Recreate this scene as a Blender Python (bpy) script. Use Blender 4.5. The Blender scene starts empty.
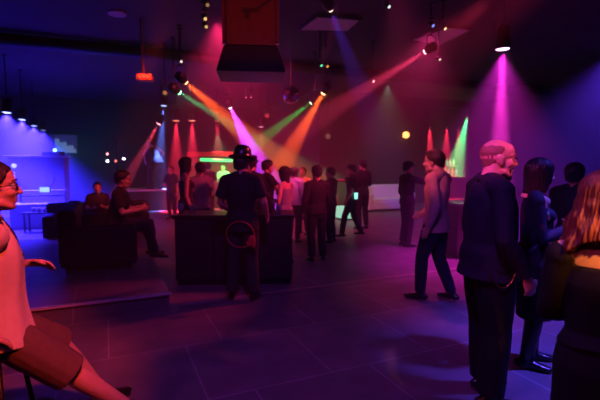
import bpy, bmesh, math, random
from math import sin, cos, radians as R, pi
from mathutils import Vector as V, Matrix, noise

random.seed(7)
S = bpy.context.scene
COL = S.collection

# ------------------------------------------------------------------ camera
F, CX, CY = 430.0, 300.0, 200.0
PITCH = math.atan(37 / F)
CAM = V((0, 0, 1.6))
cd = bpy.data.cameras.new('camera'); cd.sensor_width = 36; cd.lens = F / 600 * 36
cd.dof.use_dof = True; cd.dof.focus_distance = 3.0; cd.dof.aperture_fstop = 2.0
cam = bpy.data.objects.new('camera', cd); COL.objects.link(cam)
cam.location = CAM; cam.rotation_euler = (pi / 2 - PITCH, 0, 0)
S.camera = cam


def at(px, py, Y):
    """world point at depth Y along the sight line of a photo pixel"""
    a, b = (px - CX) / F, (CY - py) / F
    d = V((a, cos(PITCH) + b * sin(PITCH), -sin(PITCH) + b * cos(PITCH)))
    return CAM + d * (Y / d.y)


def ground(px, py, z=0.0):
    p = at(px, py, 1.0) - CAM
    return CAM + p * ((z - CAM.z) / p.z)


# the club's own axes: u along the long floor joints, v away from the camera
YAW = R(24)
U, W_ = V((cos(YAW), sin(YAW), 0)), V((-sin(YAW), cos(YAW), 0))


def uv(u, v, z=0.0):
    return U * u + W_ * v + V((0, 0, z))


# ------------------------------------------------------------------ materials
def mat(name, col, rough=0.6, metal=0.0, var=0.15, scale=12.0, bump=0.0, spec=0.4, emit=None, estr=0.0, alpha=1.0, trans=0.0):
    m = bpy.data.materials.new(name); m.use_nodes = True
    nt = m.node_tree; b = nt.nodes['Principled BSDF']
    b.inputs['Roughness'].default_value = rough
    b.inputs['Metallic'].default_value = metal
    b.inputs['Specular IOR Level'].default_value = spec
    b.inputs['Transmission Weight'].default_value = trans
    tc = nt.nodes.new('ShaderNodeTexCoord')
    nz = nt.nodes.new('ShaderNodeTexNoise'); nz.inputs['Scale'].default_value = scale; nz.inputs['Detail'].default_value = 4
    nt.links.new(tc.outputs['Object'], nz.inputs['Vector'])
    rp = nt.nodes.new('ShaderNodeValToRGB')
    c = V(col)
    lo, hi = c * (1 - var), c * (1 + var)
    rp.color_ramp.elements[0].color = (*lo, 1); rp.color_ramp.elements[1].color = (*hi, 1)
    rp.color_ramp.elements[0].position = .3; rp.color_ramp.elements[1].position = .7
    nt.links.new(nz.outputs['Fac'], rp.inputs['Fac'])
    nt.links.new(rp.outputs['Color'], b.inputs['Base Color'])
    if bump:
        bp = nt.nodes.new('ShaderNodeBump'); bp.inputs['Strength'].default_value = bump; bp.inputs['Distance'].default_value = .01
        nt.links.new(nz.outputs['Fac'], bp.inputs['Height']); nt.links.new(bp.outputs['Normal'], b.inputs['Normal'])
    if emit:
        b.inputs['Emission Color'].default_value = (*emit, 1); b.inputs['Emission Strength'].default_value = estr
        m.cycles.emission_sampling = 'NONE'
    return m


def hairmat(name, col):
    m = mat(name, col, rough=.42, var=.6, scale=9, bump=.7, spec=.5); nt = m.node_tree
    mp = nt.nodes.new('ShaderNodeMapping'); mp.inputs['Scale'].default_value = (14, 14, .9)
    tc = next(n for n in nt.nodes if n.type == 'TEX_COORD'); nz = next(n for n in nt.nodes if n.type == 'TEX_NOISE')
    nt.links.new(tc.outputs['Object'], mp.inputs['Vector']); nt.links.new(mp.outputs['Vector'], nz.inputs['Vector'])
    return m


M = {}
M['skin'] = mat('skin', (.55, .33, .24), .5, var=.06, scale=20)
M['skin_pale'] = mat('skin_pale', (.68, .46, .36), .5, var=.06, scale=20)
M['eye'] = mat('eye_white', (.7, .7, .68), .15, var=.02)
M['pupil'] = mat('pupil', (.02, .015, .01), .1, var=.02)
M['hair_black'] = hairmat('hair_black', (.012, .010, .012))
M['hair_dark'] = hairmat('hair_dark', (.025, .016, .012))
M['hair_brown'] = hairmat('hair_brown', (.09, .045, .025))
M['hair_red'] = hairmat('hair_red', (.34, .11, .04))
M['hair_grey'] = mat('hair_grey', (.25, .15, .12), .6, var=.1, scale=60, bump=.2)
M['black_cloth'] = mat('black_cloth', (.012, .012, .014), .8, scale=30, bump=.15)
M['navy_cloth'] = mat('navy_cloth', (.018, .017, .036), .75, scale=30, bump=.15)
M['charcoal_cloth'] = mat('charcoal_cloth', (.03, .028, .032), .8, scale=30, bump=.15)
M['cream_cloth'] = mat('cream_cloth', (.62, .52, .42), .8, var=.06, scale=25, bump=.15)
M['white_cloth'] = mat('white_cloth', (.7, .68, .68), .8, var=.05, scale=25, bump=.1)
M['grey_cloth'] = mat('grey_cloth', (.25, .22, .25), .8, var=.1, scale=25, bump=.1)
M['salmon_cloth'] = mat('salmon_cloth', (.42, .27, .24), .8, var=.08, scale=20, bump=.15)
M['brown_cloth'] = mat('brown_cloth', (.13, .075, .055), .8, var=.12, scale=25, bump=.2)
M['denim'] = mat('denim', (.018, .02, .04), .85, var=.2, scale=60, bump=.2)
M['velvet'] = mat('black_velvet', (.012, .008, .011), .6, var=.2, scale=18, bump=.2)
M['leather'] = mat('black_leather', (.012, .01, .012), .28, var=.1, scale=40, bump=.15, spec=.6)
M['black_metal'] = mat('black_metal', (.02, .02, .022), .4, metal=.6, var=.1)
M['black_paint'] = mat('black_paint', (.018, .015, .016), .55, var=.2, scale=6)
M['chrome'] = mat('chrome', (.6, .6, .62), .15, metal=1, var=.05)
M['gold'] = mat('gold_metal', (.8, .55, .2), .25, metal=1, var=.05)
M['red_plastic'] = mat('red_plastic', (.6, .04, .03), .4, var=.05)
M['glass'] = mat('clear_plastic', (.8, .8, .8), .1, var=.02, trans=.6)
M['amber_glass'] = mat('brown_glass', (.12, .05, .015), .1, var=.1, trans=.4)
M['white_leather'] = mat('white_leather', (.7, .68, .64), .4, var=.04, scale=20)
M['wood_dark'] = mat('dark_wood', (.06, .03, .022), .4, var=.3, scale=8)
M['cabinet_red'] = mat('dark_red_cabinet', (.16, .05, .035), .45, var=.15, scale=10, spec=.5)
M['orange_paint'] = mat('orange_paint', (.75, .16, .06), .45, var=.05)
M['pale_panel'] = mat('pale_panel', (.45, .36, .34), .6, var=.1)
M['white_paint'] = mat('white_paint', (.7, .7, .72), .5, var=.03)
M['ceiling'] = mat('ceiling_black', (.022, .015, .022), .8, var=.4, scale=1.2, bump=.2)
M['wall_red'] = mat('wall_dark_red', (.035, .014, .02), .75, var=.2, scale=1.5)
M['wall_dark'] = mat('wall_dark_violet', (.025, .02, .032), .75, var=.2, scale=1.5)
M['mirror'] = mat('mirror', (.35, .33, .35), .08, metal=1, var=.01)


def glow(name, col, s):
    return mat(name, (.05, .05, .05), .4, emit=col, estr=s)


def floor_mat(name, c1, c2, mortar, offu, offv, rough, var=1.0):
    m = bpy.data.materials.new(name); m.use_nodes = True
    nt = m.node_tree; b = nt.nodes['Principled BSDF']; L = nt.links.new
    tc = nt.nodes.new('ShaderNodeTexCoord'); mp = nt.nodes.new('ShaderNodeMapping')
    L(tc.outputs['Object'], mp.inputs['Vector'])
    mp.inputs['Rotation'].default_value = (0, 0, -YAW); mp.inputs['Location'].default_value = (offu, offv, 0)
    br = nt.nodes.new('ShaderNodeTexBrick'); L(mp.outputs['Vector'], br.inputs['Vector'])
    br.inputs['Scale'].default_value = 1.0
    br.inputs['Brick Width'].default_value = .95; br.inputs['Row Height'].default_value = .95
    br.inputs['Mortar Size'].default_value = .008; br.inputs['Mortar Smooth'].default_value = .3
    br.offset = .35
    br.inputs['Color1'].default_value = (*c1, 1); br.inputs['Color2'].default_value = (*c2, 1); br.inputs['Mortar'].default_value = (*mortar, 1)
    nz = nt.nodes.new('ShaderNodeTexNoise'); nz.inputs['Scale'].default_value = 3.5; nz.inputs['Detail'].default_value = 8
    L(tc.outputs['Object'], nz.inputs['Vector'])
    mx = nt.nodes.new('ShaderNodeMix'); mx.data_type = 'RGBA'; mx.blend_type = 'MULTIPLY'; mx.inputs['Factor'].default_value = .7
    rp = nt.nodes.new('ShaderNodeValToRGB'); rp.color_ramp.elements[0].position = .3; rp.color_ramp.elements[1].position = .75
    rp.color_ramp.elements[0].color = (.55, .55, .55, 1); rp.color_ramp.elements[1].color = (1.1, 1.1, 1.1, 1)
    L(nz.outputs['Fac'], rp.inputs['Fac']); L(br.outputs['Color'], mx.inputs['A']); L(rp.outputs['Color'], mx.inputs['B'])
    L(mx.outputs['Result'], b.inputs['Base Color'])
    b.inputs['Roughness'].default_value = rough; b.inputs['Specular IOR Level'].default_value = .35
    bp = nt.nodes.new('ShaderNodeBump'); bp.inputs['Strength'].default_value = .12; bp.inputs['Distance'].default_value = .01
    L(nz.outputs['Fac'], bp.inputs['Height']); L(bp.outputs['Normal'], b.inputs['Normal'])
    return m


M['floor'] = floor_mat('dance_floor_slabs', (.16, .13, .15), (.20, .16, .18), (.33, .27, .30), -.9, -.9, .42)


# ------------------------------------------------------------------ mesh builder
class MB:
    def __init__(s): s.v = []; s.f = []

    def add(s, vs, fs):
        o = len(s.v); s.v += [V(v) for v in vs]; s.f += [tuple(i + o for i in f) for f in fs]; return s

    def ell(s, c, r, rot=None, n=14):
        if not hasattr(r, '__len__'): r = (r, r, r)
        c = V(c); vs = []; fs = []; m = max(6, n * 2 // 3)
        for i in range(1, m):
            ph = pi * i / m
            for j in range(n):
                a = 2 * pi * j / n
                p = V((r[0] * sin(ph) * cos(a), r[1] * sin(ph) * sin(a), r[2] * cos(ph)))
                if rot: p = rot @ p
                vs.append(c + p)
        k = len(vs); t = V((0, 0, r[2])); 
        if rot: t = rot @ t
        vs += [c + t, c - t]
        for i in range(m - 2):
            for j in range(n):
                fs.append((i * n + j, (i + 1) * n + j, (i + 1) * n + (j + 1) % n, i * n + (j + 1) % n))
        for j in range(n):
            fs.append((k, j, (j + 1) % n)); fs.append((k + 1, (m - 2) * n + (j + 1) % n, (m - 2) * n + j))
        return s.add(vs, fs)

    def tube(s, pts, rad, side=None, n=14, rnd=True, closed=False):
        pts = [V(p) for p in pts]; N = len(pts)
        if not hasattr(rad, '__len__'): rad = [rad] * N
        vs = []; fs = []; ref = None
        for i, p in enumerate(pts):
            if closed: t = pts[(i + 1) % N] - pts[i - 1]
            elif i == 0: t = pts[1] - p
            elif i == N - 1: t = p - pts[-2]
            else: t = (pts[i + 1] - p).normalized() + (p - pts[i - 1]).normalized()
            if t.length < 1e-9: t = V((0, 0, 1))
            t.normalize()
            if side is not None: ref = V(side[i]) if isinstance(side, list) else V(side)
            elif ref is None: ref = V((1, 0, 0)) if abs(t.x) < .8 else V((0, 1, 0))
            a = (ref - t * ref.dot(t)).normalized(); b = t.cross(a); ref = a
            rx, ry = rad[i] if hasattr(rad[i], '__len__') else (rad[i], rad[i])
            for j in range(n):
                q = 2 * pi * j / n; vs.append(p + a * (rx * cos(q)) + b * (ry * sin(q)))
        for i in range(N if closed else N - 1):
            for j in range(n):
                i2 = (i + 1) % N
                fs.append((i * n + j, i * n + (j + 1) % n, i2 * n + (j + 1) % n, i2 * n + j))
        if not closed:
            fs.append(tuple(range(n))[::-1]); fs.append(tuple(range((N - 1) * n, N * n)))
        s.add(vs, fs)
        if rnd and not closed:
            for i in (0, N - 1):
                if not hasattr(rad[i], '__len__'): s.ell(pts[i], rad[i], n=n)
        return s

    def box(s, c, d, rot=None):
        c = V(c); vs = []
        for z in (-1, 1):
            for y in (-1, 1):
                for x in (-1, 1):
                    p = V((x * d[0] / 2, y * d[1] / 2, z * d[2] / 2)); vs.append(c + (rot @ p if rot else p))
        return s.add(vs, [(0, 2, 3, 1), (4, 5, 7, 6), (0, 1, 5, 4), (2, 6, 7, 3), (0, 4, 6, 2), (1, 3, 7, 5)])

    def lathe(s, prof, mtx=None, n=20):
        """prof: (r, z) pairs; closed at both ends"""
        vs = []; fs = []
        for r, z in prof:
            for j in range(n):
                a = 2 * pi * j / n; p = V((r * cos(a), r * sin(a), z)); vs.append(mtx @ p if mtx else p)
        N = len(prof)
        for i in range(N - 1):
            for j in range(n):
                fs.append((i * n + j, i * n + (j + 1) % n, (i + 1) * n + (j + 1) % n, (i + 1) * n + j))
        fs.append(tuple(range(n))[::-1]); fs.append(tuple(range((N - 1) * n, N * n)))
        return s.add(vs, fs)

    def mesh(s, name='m'):
        me = bpy.data.meshes.new(name); me.from_pydata([tuple(v) for v in s.v], [], s.f); me.update(); return me


def link(name, me, m, parent=None, smooth=True, bevel=0.0):
    o = bpy.data.objects.new(name, me); COL.objects.link(o)
    if m and not me.materials: me.materials.append(m)
    if smooth: me.polygons.foreach_set('use_smooth', [True] * len(me.polygons))
    if bevel:
        b = o.modifiers.new('bevel', 'BEVEL'); b.width = bevel; b.segments = 4 if bevel > .02 else 2; b.limit_method = 'ANGLE'
        me.polygons.foreach_set('use_smooth', [True] * len(me.polygons)); b.harden_normals = True
    if parent: o.parent = parent
    return o


def part(name, mb, m, parent=None, smooth=False, bevel=0.0):
    return link(name, mb.mesh(name), m, parent, smooth, bevel)


def tag(o, label=None, cat=None, group=None, kind=None):
    if label: o['label'] = label
    if cat: o['category'] = cat
    if group: o['group'] = group
    if kind: o['kind'] = kind
    return o


def empty(name, loc=(0, 0, 0), yaw=0):
    o = bpy.data.objects.new(name, None); COL.objects.link(o); o.location = loc; o.rotation_euler = (0, 0, yaw); return o


def remesh(mb, vox, smooth=3, wrinkle=0.0, wscale=9.0, seed=0, fac=.5):
    me = mb.mesh('tmp'); o = bpy.data.objects.new('tmp', me); COL.objects.link(o)
    r = o.modifiers.new('r', 'REMESH'); r.mode = 'VOXEL'; r.voxel_size = vox
    if smooth:
        sm = o.modifiers.new('s', 'SMOOTH'); sm.factor = fac; sm.iterations = smooth
    dg = bpy.context.evaluated_depsgraph_get(); dg.update()
    out = bpy.data.meshes.new_from_object(o.evaluated_get(dg))
    bpy.data.objects.remove(o); bpy.data.meshes.remove(me)
    out.materials.clear()
    if wrinkle:
        off = V((seed * 3.1, seed * 1.7, seed))
        nn = [v.normal.copy() for v in out.vertices]
        for v, n in zip(out.vertices, nn):
            p = V((v.co.x * wscale, v.co.y * wscale, v.co.z * wscale * .55)) + off
            k = noise.noise(p) * .7 + noise.noise(p * 2.3) * .35
            v.co += n * (k * wrinkle)
        out.update()
    return out


# ------------------------------------------------------------------ people
JD = dict(pelvis=(0, 0, .95), waist=(0, .005, 1.08), chest=(0, 0, 1.30), neck=(0, -.02, 1.48), head=(0, .02, 1.635))
JS = dict(h=(.09, 0, .91), k=(.105, .025, .50), a=(.11, -.03, .085), s=(.18, -.015, 1.42), e=(.235, -.035, 1.13), w=(.245, .05, .89))


def mirror(p): return V((-p[0], p[1], p[2]))


def lerp(a, b, t): return V(a) * (1 - t) + V(b) * t


def add_hand(mb, w, d, palm, sgn, curl=.5, k=1.0, seed=0):
    """w wrist, d pointing direction, palm the way the palm faces, sgn +1 right hand"""
    d = V(d).normalized(); palm = V(palm); palm = (palm - d * palm.dot(d)).normalized()
    side = d.cross(palm) * sgn             # towards the thumb
    w = V(w)
    rot = Matrix((side, palm, d)).transposed()
    mb.ell(w + d * .048 * k, (.040 * k, .016 * k, .055 * k), rot)
    mb.tube([w - d * .01, w + d * .03 * k], [(.026 * k, .02 * k), (.034 * k, .017 * k)], side=side, rnd=False)
    L = [.072, .080, .074, .058]
    for i in range(4):
        o = w + d * (.088 - abs(i - 1.2) * .004) * k + side * (.030 - .0195 * i) * k
        p = [o - d * .02]; cur = d.copy(); ang = 0
        pos = o; p.append(pos)
        for ph, fr in enumerate((.45, .32, .23)):
            ang += curl * (.55 if ph == 0 else .8)
            cur = d * cos(ang) + palm * sin(ang)
            pos = pos + cur * L[i] * fr * k; p.append(pos)
        mb.tube(p, [.0095 * k, .0095 * k, .009 * k, .0082 * k, .0072 * k], n=8)
    t0 = w + d * .025 * k + side * .028 * k
    t1 = t0 + (d * .6 + side * .65 + palm * .25).normalized() * .038 * k
    t2 = t1 + (d * .9 + side * .2 + palm * (.3 + curl * .3)).normalized() * .032 * k
    t3 = t2 + (d * .95 - side * .05 + palm * (.3 + curl * .4)).normalized() * .024 * k
    mb.tube([t0 - side * .012, t1, t2, t3], [.013 * k, .0115 * k, .0105 * k, .009 * k], n=8)


def head_frame(pos, yaw, pitch, roll=0):
    return Matrix.Translation(pos) @ Matrix.Rotation(yaw, 4, 'Z') @ Matrix.Rotation(pitch, 4, 'X') @ Matrix.Rotation(roll, 4, 'Y')


def add_head(mb, H, k=1.0, fem=False, ears=True):
    q = lambda x, y, z: H @ V((x * k, y * k, z * k))
    R3 = H.to_3x3()
    E = lambda c, r: mb.ell(q(*c), tuple(x * k for x in r), R3, n=20)
    jw = .92 if fem else 1.0
    E((0, -.012, .034), (.076, .096, .086))
    E((0, .030, -.030), (.060 * jw, .064, .084))
    E((0, .044, -.088), (.036 * jw, .040, .030))
    E((0, .070, -.098), (.021 * jw, .020, .018))
    E((0, .052, .050), (.058, .042, .050))
    for s in (-1, 1):
        E((s * .040, .056, -.026), (.026, .032, .026))
        if ears:
            E((s * .078, -.008, -.006), (.010, .020, .033)); E((s * .084, -.016, .004), (.008, .014, .022)); E((s * .078, .002, -.032), (.008, .010, .012))
        mb.tube([q(s * .010, .090, .026), q(s * .030, .086, .030), q(s * .052, .066, .022)], [.010 * k, .011 * k, .008 * k], n=8)
        mb.tube([q(s * .05, .02, -.075), q(s * .030, .06, -.095)], [.020 * k * jw, .016 * k * jw], n=8)
    mb.tube([q(0, .088, .018), q(0, .102, -.006), q(0, .113, -.030)], [.009 * k, .010 * k, .0135 * k], n=8)
    for s in (-1, 1): E((s * .013, .098, -.034), (.009, .011, .008))
    mb.tube([q(-.022, .078, -.060), q(0, .092, -.058), q(.022, .078, -.060)], [.006 * k, .0085 * k, .006 * k], n=8)
    mb.tube([q(-.020, .077, -.071), q(0, .090, -.072), q(.020, .077, -.071)], [.006 * k, .0095 * k, .006 * k], n=8)


def hair_mesh(H, k, keys, vol=.014, flare=0.0, wave=.004, strands=26, seed=1, nz=18, na=72, th=.016, curl=0.0, crown=None, taper=.20):
    """keys: (degrees from the face, z of the hair's lower edge in the head frame)"""
    keys = sorted(keys)
    c = V((0, -.012, .036)); rx, ry, rz = .078 + vol, .098 + vol, .088 + vol

    def edge(deg):
        deg = abs(((deg + 180) % 360) - 180)
        for (a0, z0), (a1, z1) in zip(keys, keys[1:]):
            if a0 <= deg <= a1:
                t = (deg - a0) / max(1e-6, a1 - a0); t = t * t * (3 - 2 * t); return z0 + (z1 - z0) * t
        return keys[-1][1]
    outer = []; inner = []
    for j in range(na):
        deg = 360.0 * j / na; a = R(deg); L = edge(deg) + .006 * noise.noise(V((cos(a) * 6, sin(a) * 6, seed)))
        arc = (pi / 2 if L <= c.z else pi / 2 - math.asin(max(-1, min(1, (L - c.z) / rz))))
        drop = max(0.0, c.z - L); tot = arc * rz + drop
        ro = []; ri = []
        for i in range(nz):
            t = (i + .35) / (nz - 1 + .35) * tot
            if crown is not None:
                t0 = (pi / 2 - math.asin(min(1, (crown - .012 * noise.noise(V((cos(a) * 2, sin(a) * 2, 3))) - c.z) / rz))) * rz; t = t0 + max(.002, tot - t0) * i / (nz - 1)
            if t <= arc * rz: th_ = t / rz; rr, z, dn = sin(th_), c.z + rz * cos(th_), 0
            else: rr, z, dn = 1, c.z - (t - arc * rz), (t - arc * rz)
            fl = 1 + flare * dn / .1 - taper * min(1, dn / .12) * (1 if flare <= 0 else 0)
            g = t / max(tot, 1e-6)
            w = wave * (noise.noise(V((cos(a) * strands * .35, sin(a) * strands * .35, z * 7 + seed))) * 1.2 + .6 * sin(a * strands + seed + z * 30 * curl)) * min(1, g * 3)
            w += curl * .012 * sin(z * 55 + 4 * noise.noise(V((cos(a) * 3, sin(a) * 3, seed)))) * min(1, dn / .04 if dn else 0)
            x, y = sin(a), cos(a)
            if crown is not None and tot < t0 + .004: w = -.02
            ro.append(H @ (V((x * (rx * rr * fl + w), y * (ry * rr * fl + w) + c.y, z)) * k))
            ti = th if i < nz - 1 else th * .3
            ri.append(H @ (V((x * max(.0, rx * rr * fl + w - ti), y * max(.0, ry * rr * fl + w - ti) + c.y, z - (ti * cos(min(t / rz, pi / 2)) if dn == 0 else 0))) * k))
        outer.append(ro); inner.append(ri)
    vs = []; fs = []
    for col in outer + inner: vs += col
    top = len(vs); vs += [H @ (V((0, c.y, c.z + rz)) * k), H @ (V((0, c.y, c.z + rz - th)) * k)]
    A = lambda j, i: (j % na) * nz + i
    B = lambda j, i: na * nz + (j % na) * nz + i
    for j in range(na):
        for i in range(nz - 1):
            fs.append((A(j, i), A(j, i + 1), A(j + 1, i + 1), A(j + 1, i))); fs.append((B(j, i), B(j + 1, i), B(j + 1, i + 1), B(j, i + 1)))
        fs.append((A(j, nz - 1), B(j, nz - 1), B(j + 1, nz - 1), A(j + 1, nz - 1)))
        if crown is None: fs.append((top, A(j, 0), A(j + 1, 0))); fs.append((top + 1, B(j + 1, 0), B(j, 0)))
        else: fs.append((A(j, 0), A(j + 1, 0), B(j + 1, 0), B(j, 0)))
    if crown is not None: vs = vs[:-2]
    me = bpy.data.meshes.new('hair'); me.from_pydata([tuple(v) for v in vs], [], fs); me.update(); return me


SHORT = [(0, .088), (45, .078), (62, .04), (82, .012), (102, -.012), (140, -.05), (180, -.062)]
CREW = [(0, .085), (45, .075), (62, .035), (80, .005), (105, -.01), (140, -.055), (180, -.06)]
BOB = [(0, .055), (36, .045), (50, -.07), (80, -.15), (130, -.165), (180, -.165)]
LONG = [(0, .085), (38, .07), (55, -.10), (85, -.27), (130, -.33), (180, -.34)]
BALD = [(0, .108), (62, .10), (80, .05), (88, .012), (105, -.02), (140, -.05), (180, -.055)]
PONY = [(0, .085), (45, .07), (65, .0), (95, -.03), (140, -.07), (180, -.08)]


def hat_mesh(H, k, style):
    mb = MB()
    if style == 'bowler':
        m = H @ Matrix.Translation(V((0, -.01, .07)) * k) @ Matrix.Rotation(R(-4), 4, 'X') @ Matrix.Diagonal((k, k * 1.15, k, 1))
        mb.lathe([(.088, .0), (.142, .004), (.152, .018), (.148, .022), (.140, .012), (.098, .010), (.098, .06), (.092, .11), (.070, .145), (.035, .158), (.002, .160)], m, 28)
    elif style == 'brim':
        m = H @ Matrix.Translation(V((0, -.01, .062)) * k) @ Matrix.Diagonal((k, k * 1.15, k, 1))
        mb.lathe([(.088, 0), (.150, -.006), (.153, .0), (.098, .010), (.092, .06), (.082, .088), (.05, .098), (.002, .094)], m, 28)
    else:
        m = H @ Matrix.Translation(V((0, -.012, .062)) * k) @ Matrix.Diagonal((k, k * 1.18, k, 1))
        mb.lathe([(.088, -.01), (.092, .0), (.090, .03), (.078, .058), (.045, .078), (.002, .084)], m, 24)
        vs = []; fs = []
        n = 13
        for z in (0, .006):
            for i in range(n):
                a = -R(58) + R(116) * i / (n - 1)
                for rr, dz in ((.088, 0), (.165 * (1 - .25 * abs(sin(a)) ** 2), -.014)):
                    vs.append(H @ (V((sin(a) * rr * .95, cos(a) * rr * 1.12 - .012, .060 + z + dz)) * k))
        for i in range(n - 1):
            a = 2 * i; fs.append((a, a + 2, a + 3, a + 1)); b = 2 * n + a; fs.append((b, b + 1, b + 3, b + 2))
            fs.append((a + 1, a + 3, b + 3, b + 1)); fs.append((a, b, b + 2, a + 2))
        fs.append((0, 1, 2 * n + 1, 2 * n)); e = 2 * (n - 1); fs.append((e, 2 * n + e, 2 * n + e + 1, e + 1))
        mb.add(vs, fs)
    return mb


def person(label, loc, yaw, J=None, H=1.75, g=1.0, belly=0.0, fem=False, vox=.012, skin='skin', top=None, bottom=None, shoes='leather',
           hair=None, hat=None, look=(0, 0, 0), hands=None, group=None, feet=None, face=False):
    J = J or {}; k = H / 1.75
    j = {n: V(J.get(n, p)) for n, p in JD.items()}
    for n, p in JS.items():
        j[n + 'R'] = V(J.get(n + 'R', p)); j[n + 'L'] = V(J.get(n + 'L', mirror(p)))
    j = {n: p * k for n, p in j.items()}
    hs = (j['hR'] - j['hL']).normalized(); ss = (j['sR'] - j['sL']).normalized()
    dn = (j['pelvis'] - j['waist']).normalized()
    fw = .88 if fem else 1.0

    def torso(mb, off=0.0, low=.11, hemx=None, up=True, start=0.0, bust=True):
        P, Wt, C, N = j['pelvis'], j['waist'], j['chest'], j['neck']
        o = off; ex = .013 if off > 0 else 0
        rings = [(P + dn * low * k, (.10 + o + max(0, low - .11) * .3, .085 + o) if hemx is None else hemx, hs),
                 (P + dn * .03 * k, (.160 + o + ex, .112 + o + ex + belly * .3), hs),
                 (lerp(P, Wt, .5), (.146 * (1 if not fem else .97) + o + ex, .103 + o + ex + belly * .8), hs),
                 (Wt, (.134 * fw * (1 + belly) + o, .096 * fw + o + belly), lerp(hs, ss, .4)),
                 (lerp(Wt, C, .5), (.148 * fw + o, .106 * fw + o + belly * .6), lerp(hs, ss, .7)),
                 (C, (.166 * fw + o, .118 * fw + o), ss),
                 (lerp(C, N, .45), (.152 * fw + o, .105 * fw + o), ss),
                 (lerp(C, N, .72), (.120 * fw + o, .086 * fw + o), ss),
                 (lerp(C, N, .92), (.070 * fw + o, .068 + o), ss)]
        if not up: rings = rings[:7]
        ps = [r[0] for r in rings]; rs = [(r[1][0] * g * k, r[1][1] * g * k) for r in rings]
        mb.tube(ps, rs, side=[r[2] for r in rings], n=24, rnd=False)
        if up:
            if off > 0: mb.ell(lerp(C, N, .80) + V((0, -.03 * k, 0)), (.085 * g * k, .05 * k, .055 * k))
            for s in 'RL':
                mb.tube([lerp(j['neck'], j['s' + s], .25), lerp(j['neck'], j['s' + s], .65) , j['s' + s]], [(.058 * fw + o) * k, (.058 * fw + o) * k, (.060 * fw + o) * k], n=12)
        if fem and bust:
            f = ss.cross((j['neck'] - j['chest']).normalized()) * -1
            f = (j['neck'] - j['chest']).normalized().cross(ss)
            for s in (-1, 1):
                mb.ell(j['chest'] + ss * (s * .072 * k) + f * (.075 + o) * k * g - V((0, 0, .01 * k)), (.062 * k, .058 * k, .060 * k))

    def limb(mb, a, b, c, ra, off=0.0, upto=1.0, rnd=True, lower=None):
        a, b, c = V(a), V(b), V(c)
        pts = [a, lerp(a, b, .45), lerp(a, b, .9), b, lerp(b, c, .3), lerp(b, c, .7), c]
        rr = [(x + off) * k for x in ra]
        if lower:
            for i in range(4, 7): rr[i] = max(rr[i], (lower[i - 4]) * k)
        if upto < 1:   # cut somewhere: 0..2 in limb halves
            pass
        mb.tube(pts, rr, n=16, rnd=rnd)

    gl = .5 + .5 * g
    ARM = [.052 * fw * gl, .047 * fw * gl, .040 * fw * gl, .039 * fw, .039 * fw, .031 * fw, .026 * fw]
    LEG = [.086 * gl, .078 * gl, .058, .056, .056, .045, .037]
    # body
    mb = MB(); torso(mb)
    for s in 'RL':
        limb(mb, j['s' + s], j['e' + s], j['w' + s], ARM)
        limb(mb, j['h' + s], j['k' + s], j['a' + s], LEG)
        fd = V((feet or {}).get(s, (.18 if s == 'R' else -.18, 1, 0))).normalized()
        mb.tube([j['a' + s] - fd * .03 * k - V((0, 0, .05 * k)), j['a' + s] + fd * .06 * k - V((0, 0, .045 * k)), j['a' + s] + fd * .14 * k - V((0, 0, .06 * k))], [.034 * k, .036 * k, .022 * k], n=10)
        hd = (hands or {}).get(s, {})
        d = V(hd.get('d', (j['w' + s] - j['e' + s]))); pl = V(hd.get('palm', (-1 if s == 'R' else 1, .2, 0)))
        add_hand(mb, j['w' + s], d, pl, 1 if s == 'R' else -1, hd.get('curl', .45), k * (1.0 if not fem else .9))
    HF = head_frame(j['head'], R(look[0]), R(look[1]), R(look[2]))
    mb.tube([j['neck'] - V((0, 0, .03 * k)), lerp(j['neck'], j['head'], .35), HF @ (V((0, -.02, -.03)) * k)], [(.062 * gl * fw) * k, (.055 * gl * fw) * k, (.056 * gl * fw) * k], n=14)
    add_head(mb, HF, k * (1.05 if not fem else .98), fem)
    body = link('person', remesh(mb, vox, 2), M[skin]); body.location = loc; body.rotation_euler = (0, 0, yaw)
    tag(body, label, 'person', group)
    hk = k * (1.05 if not fem else .98)
    if face:
        for s in (-1, 1):
            e = MB().ell(HF @ (V((s * .032, .0755, .006)) * hk), .0125 * hk); eo = part('eye', e, M['eye'], body, True)
            p = MB().ell(HF @ (V((s * .032, .0838, .006)) * hk), (.0055 * hk, .0055 * hk, .0055 * hk)); part('pupil', p, M['pupil'], eo, True)
            b_ = MB().tube([HF @ (V((s * .014, .100, .030)) * hk), HF @ (V((s * .032, .097, .036)) * hk), HF @ (V((s * .052, .078, .031)) * hk)], [.003, .004, .0025], n=6)
            part('eyebrow', b_, M[hair[0]] if hair else M['hair_dark'], body, True)
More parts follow.
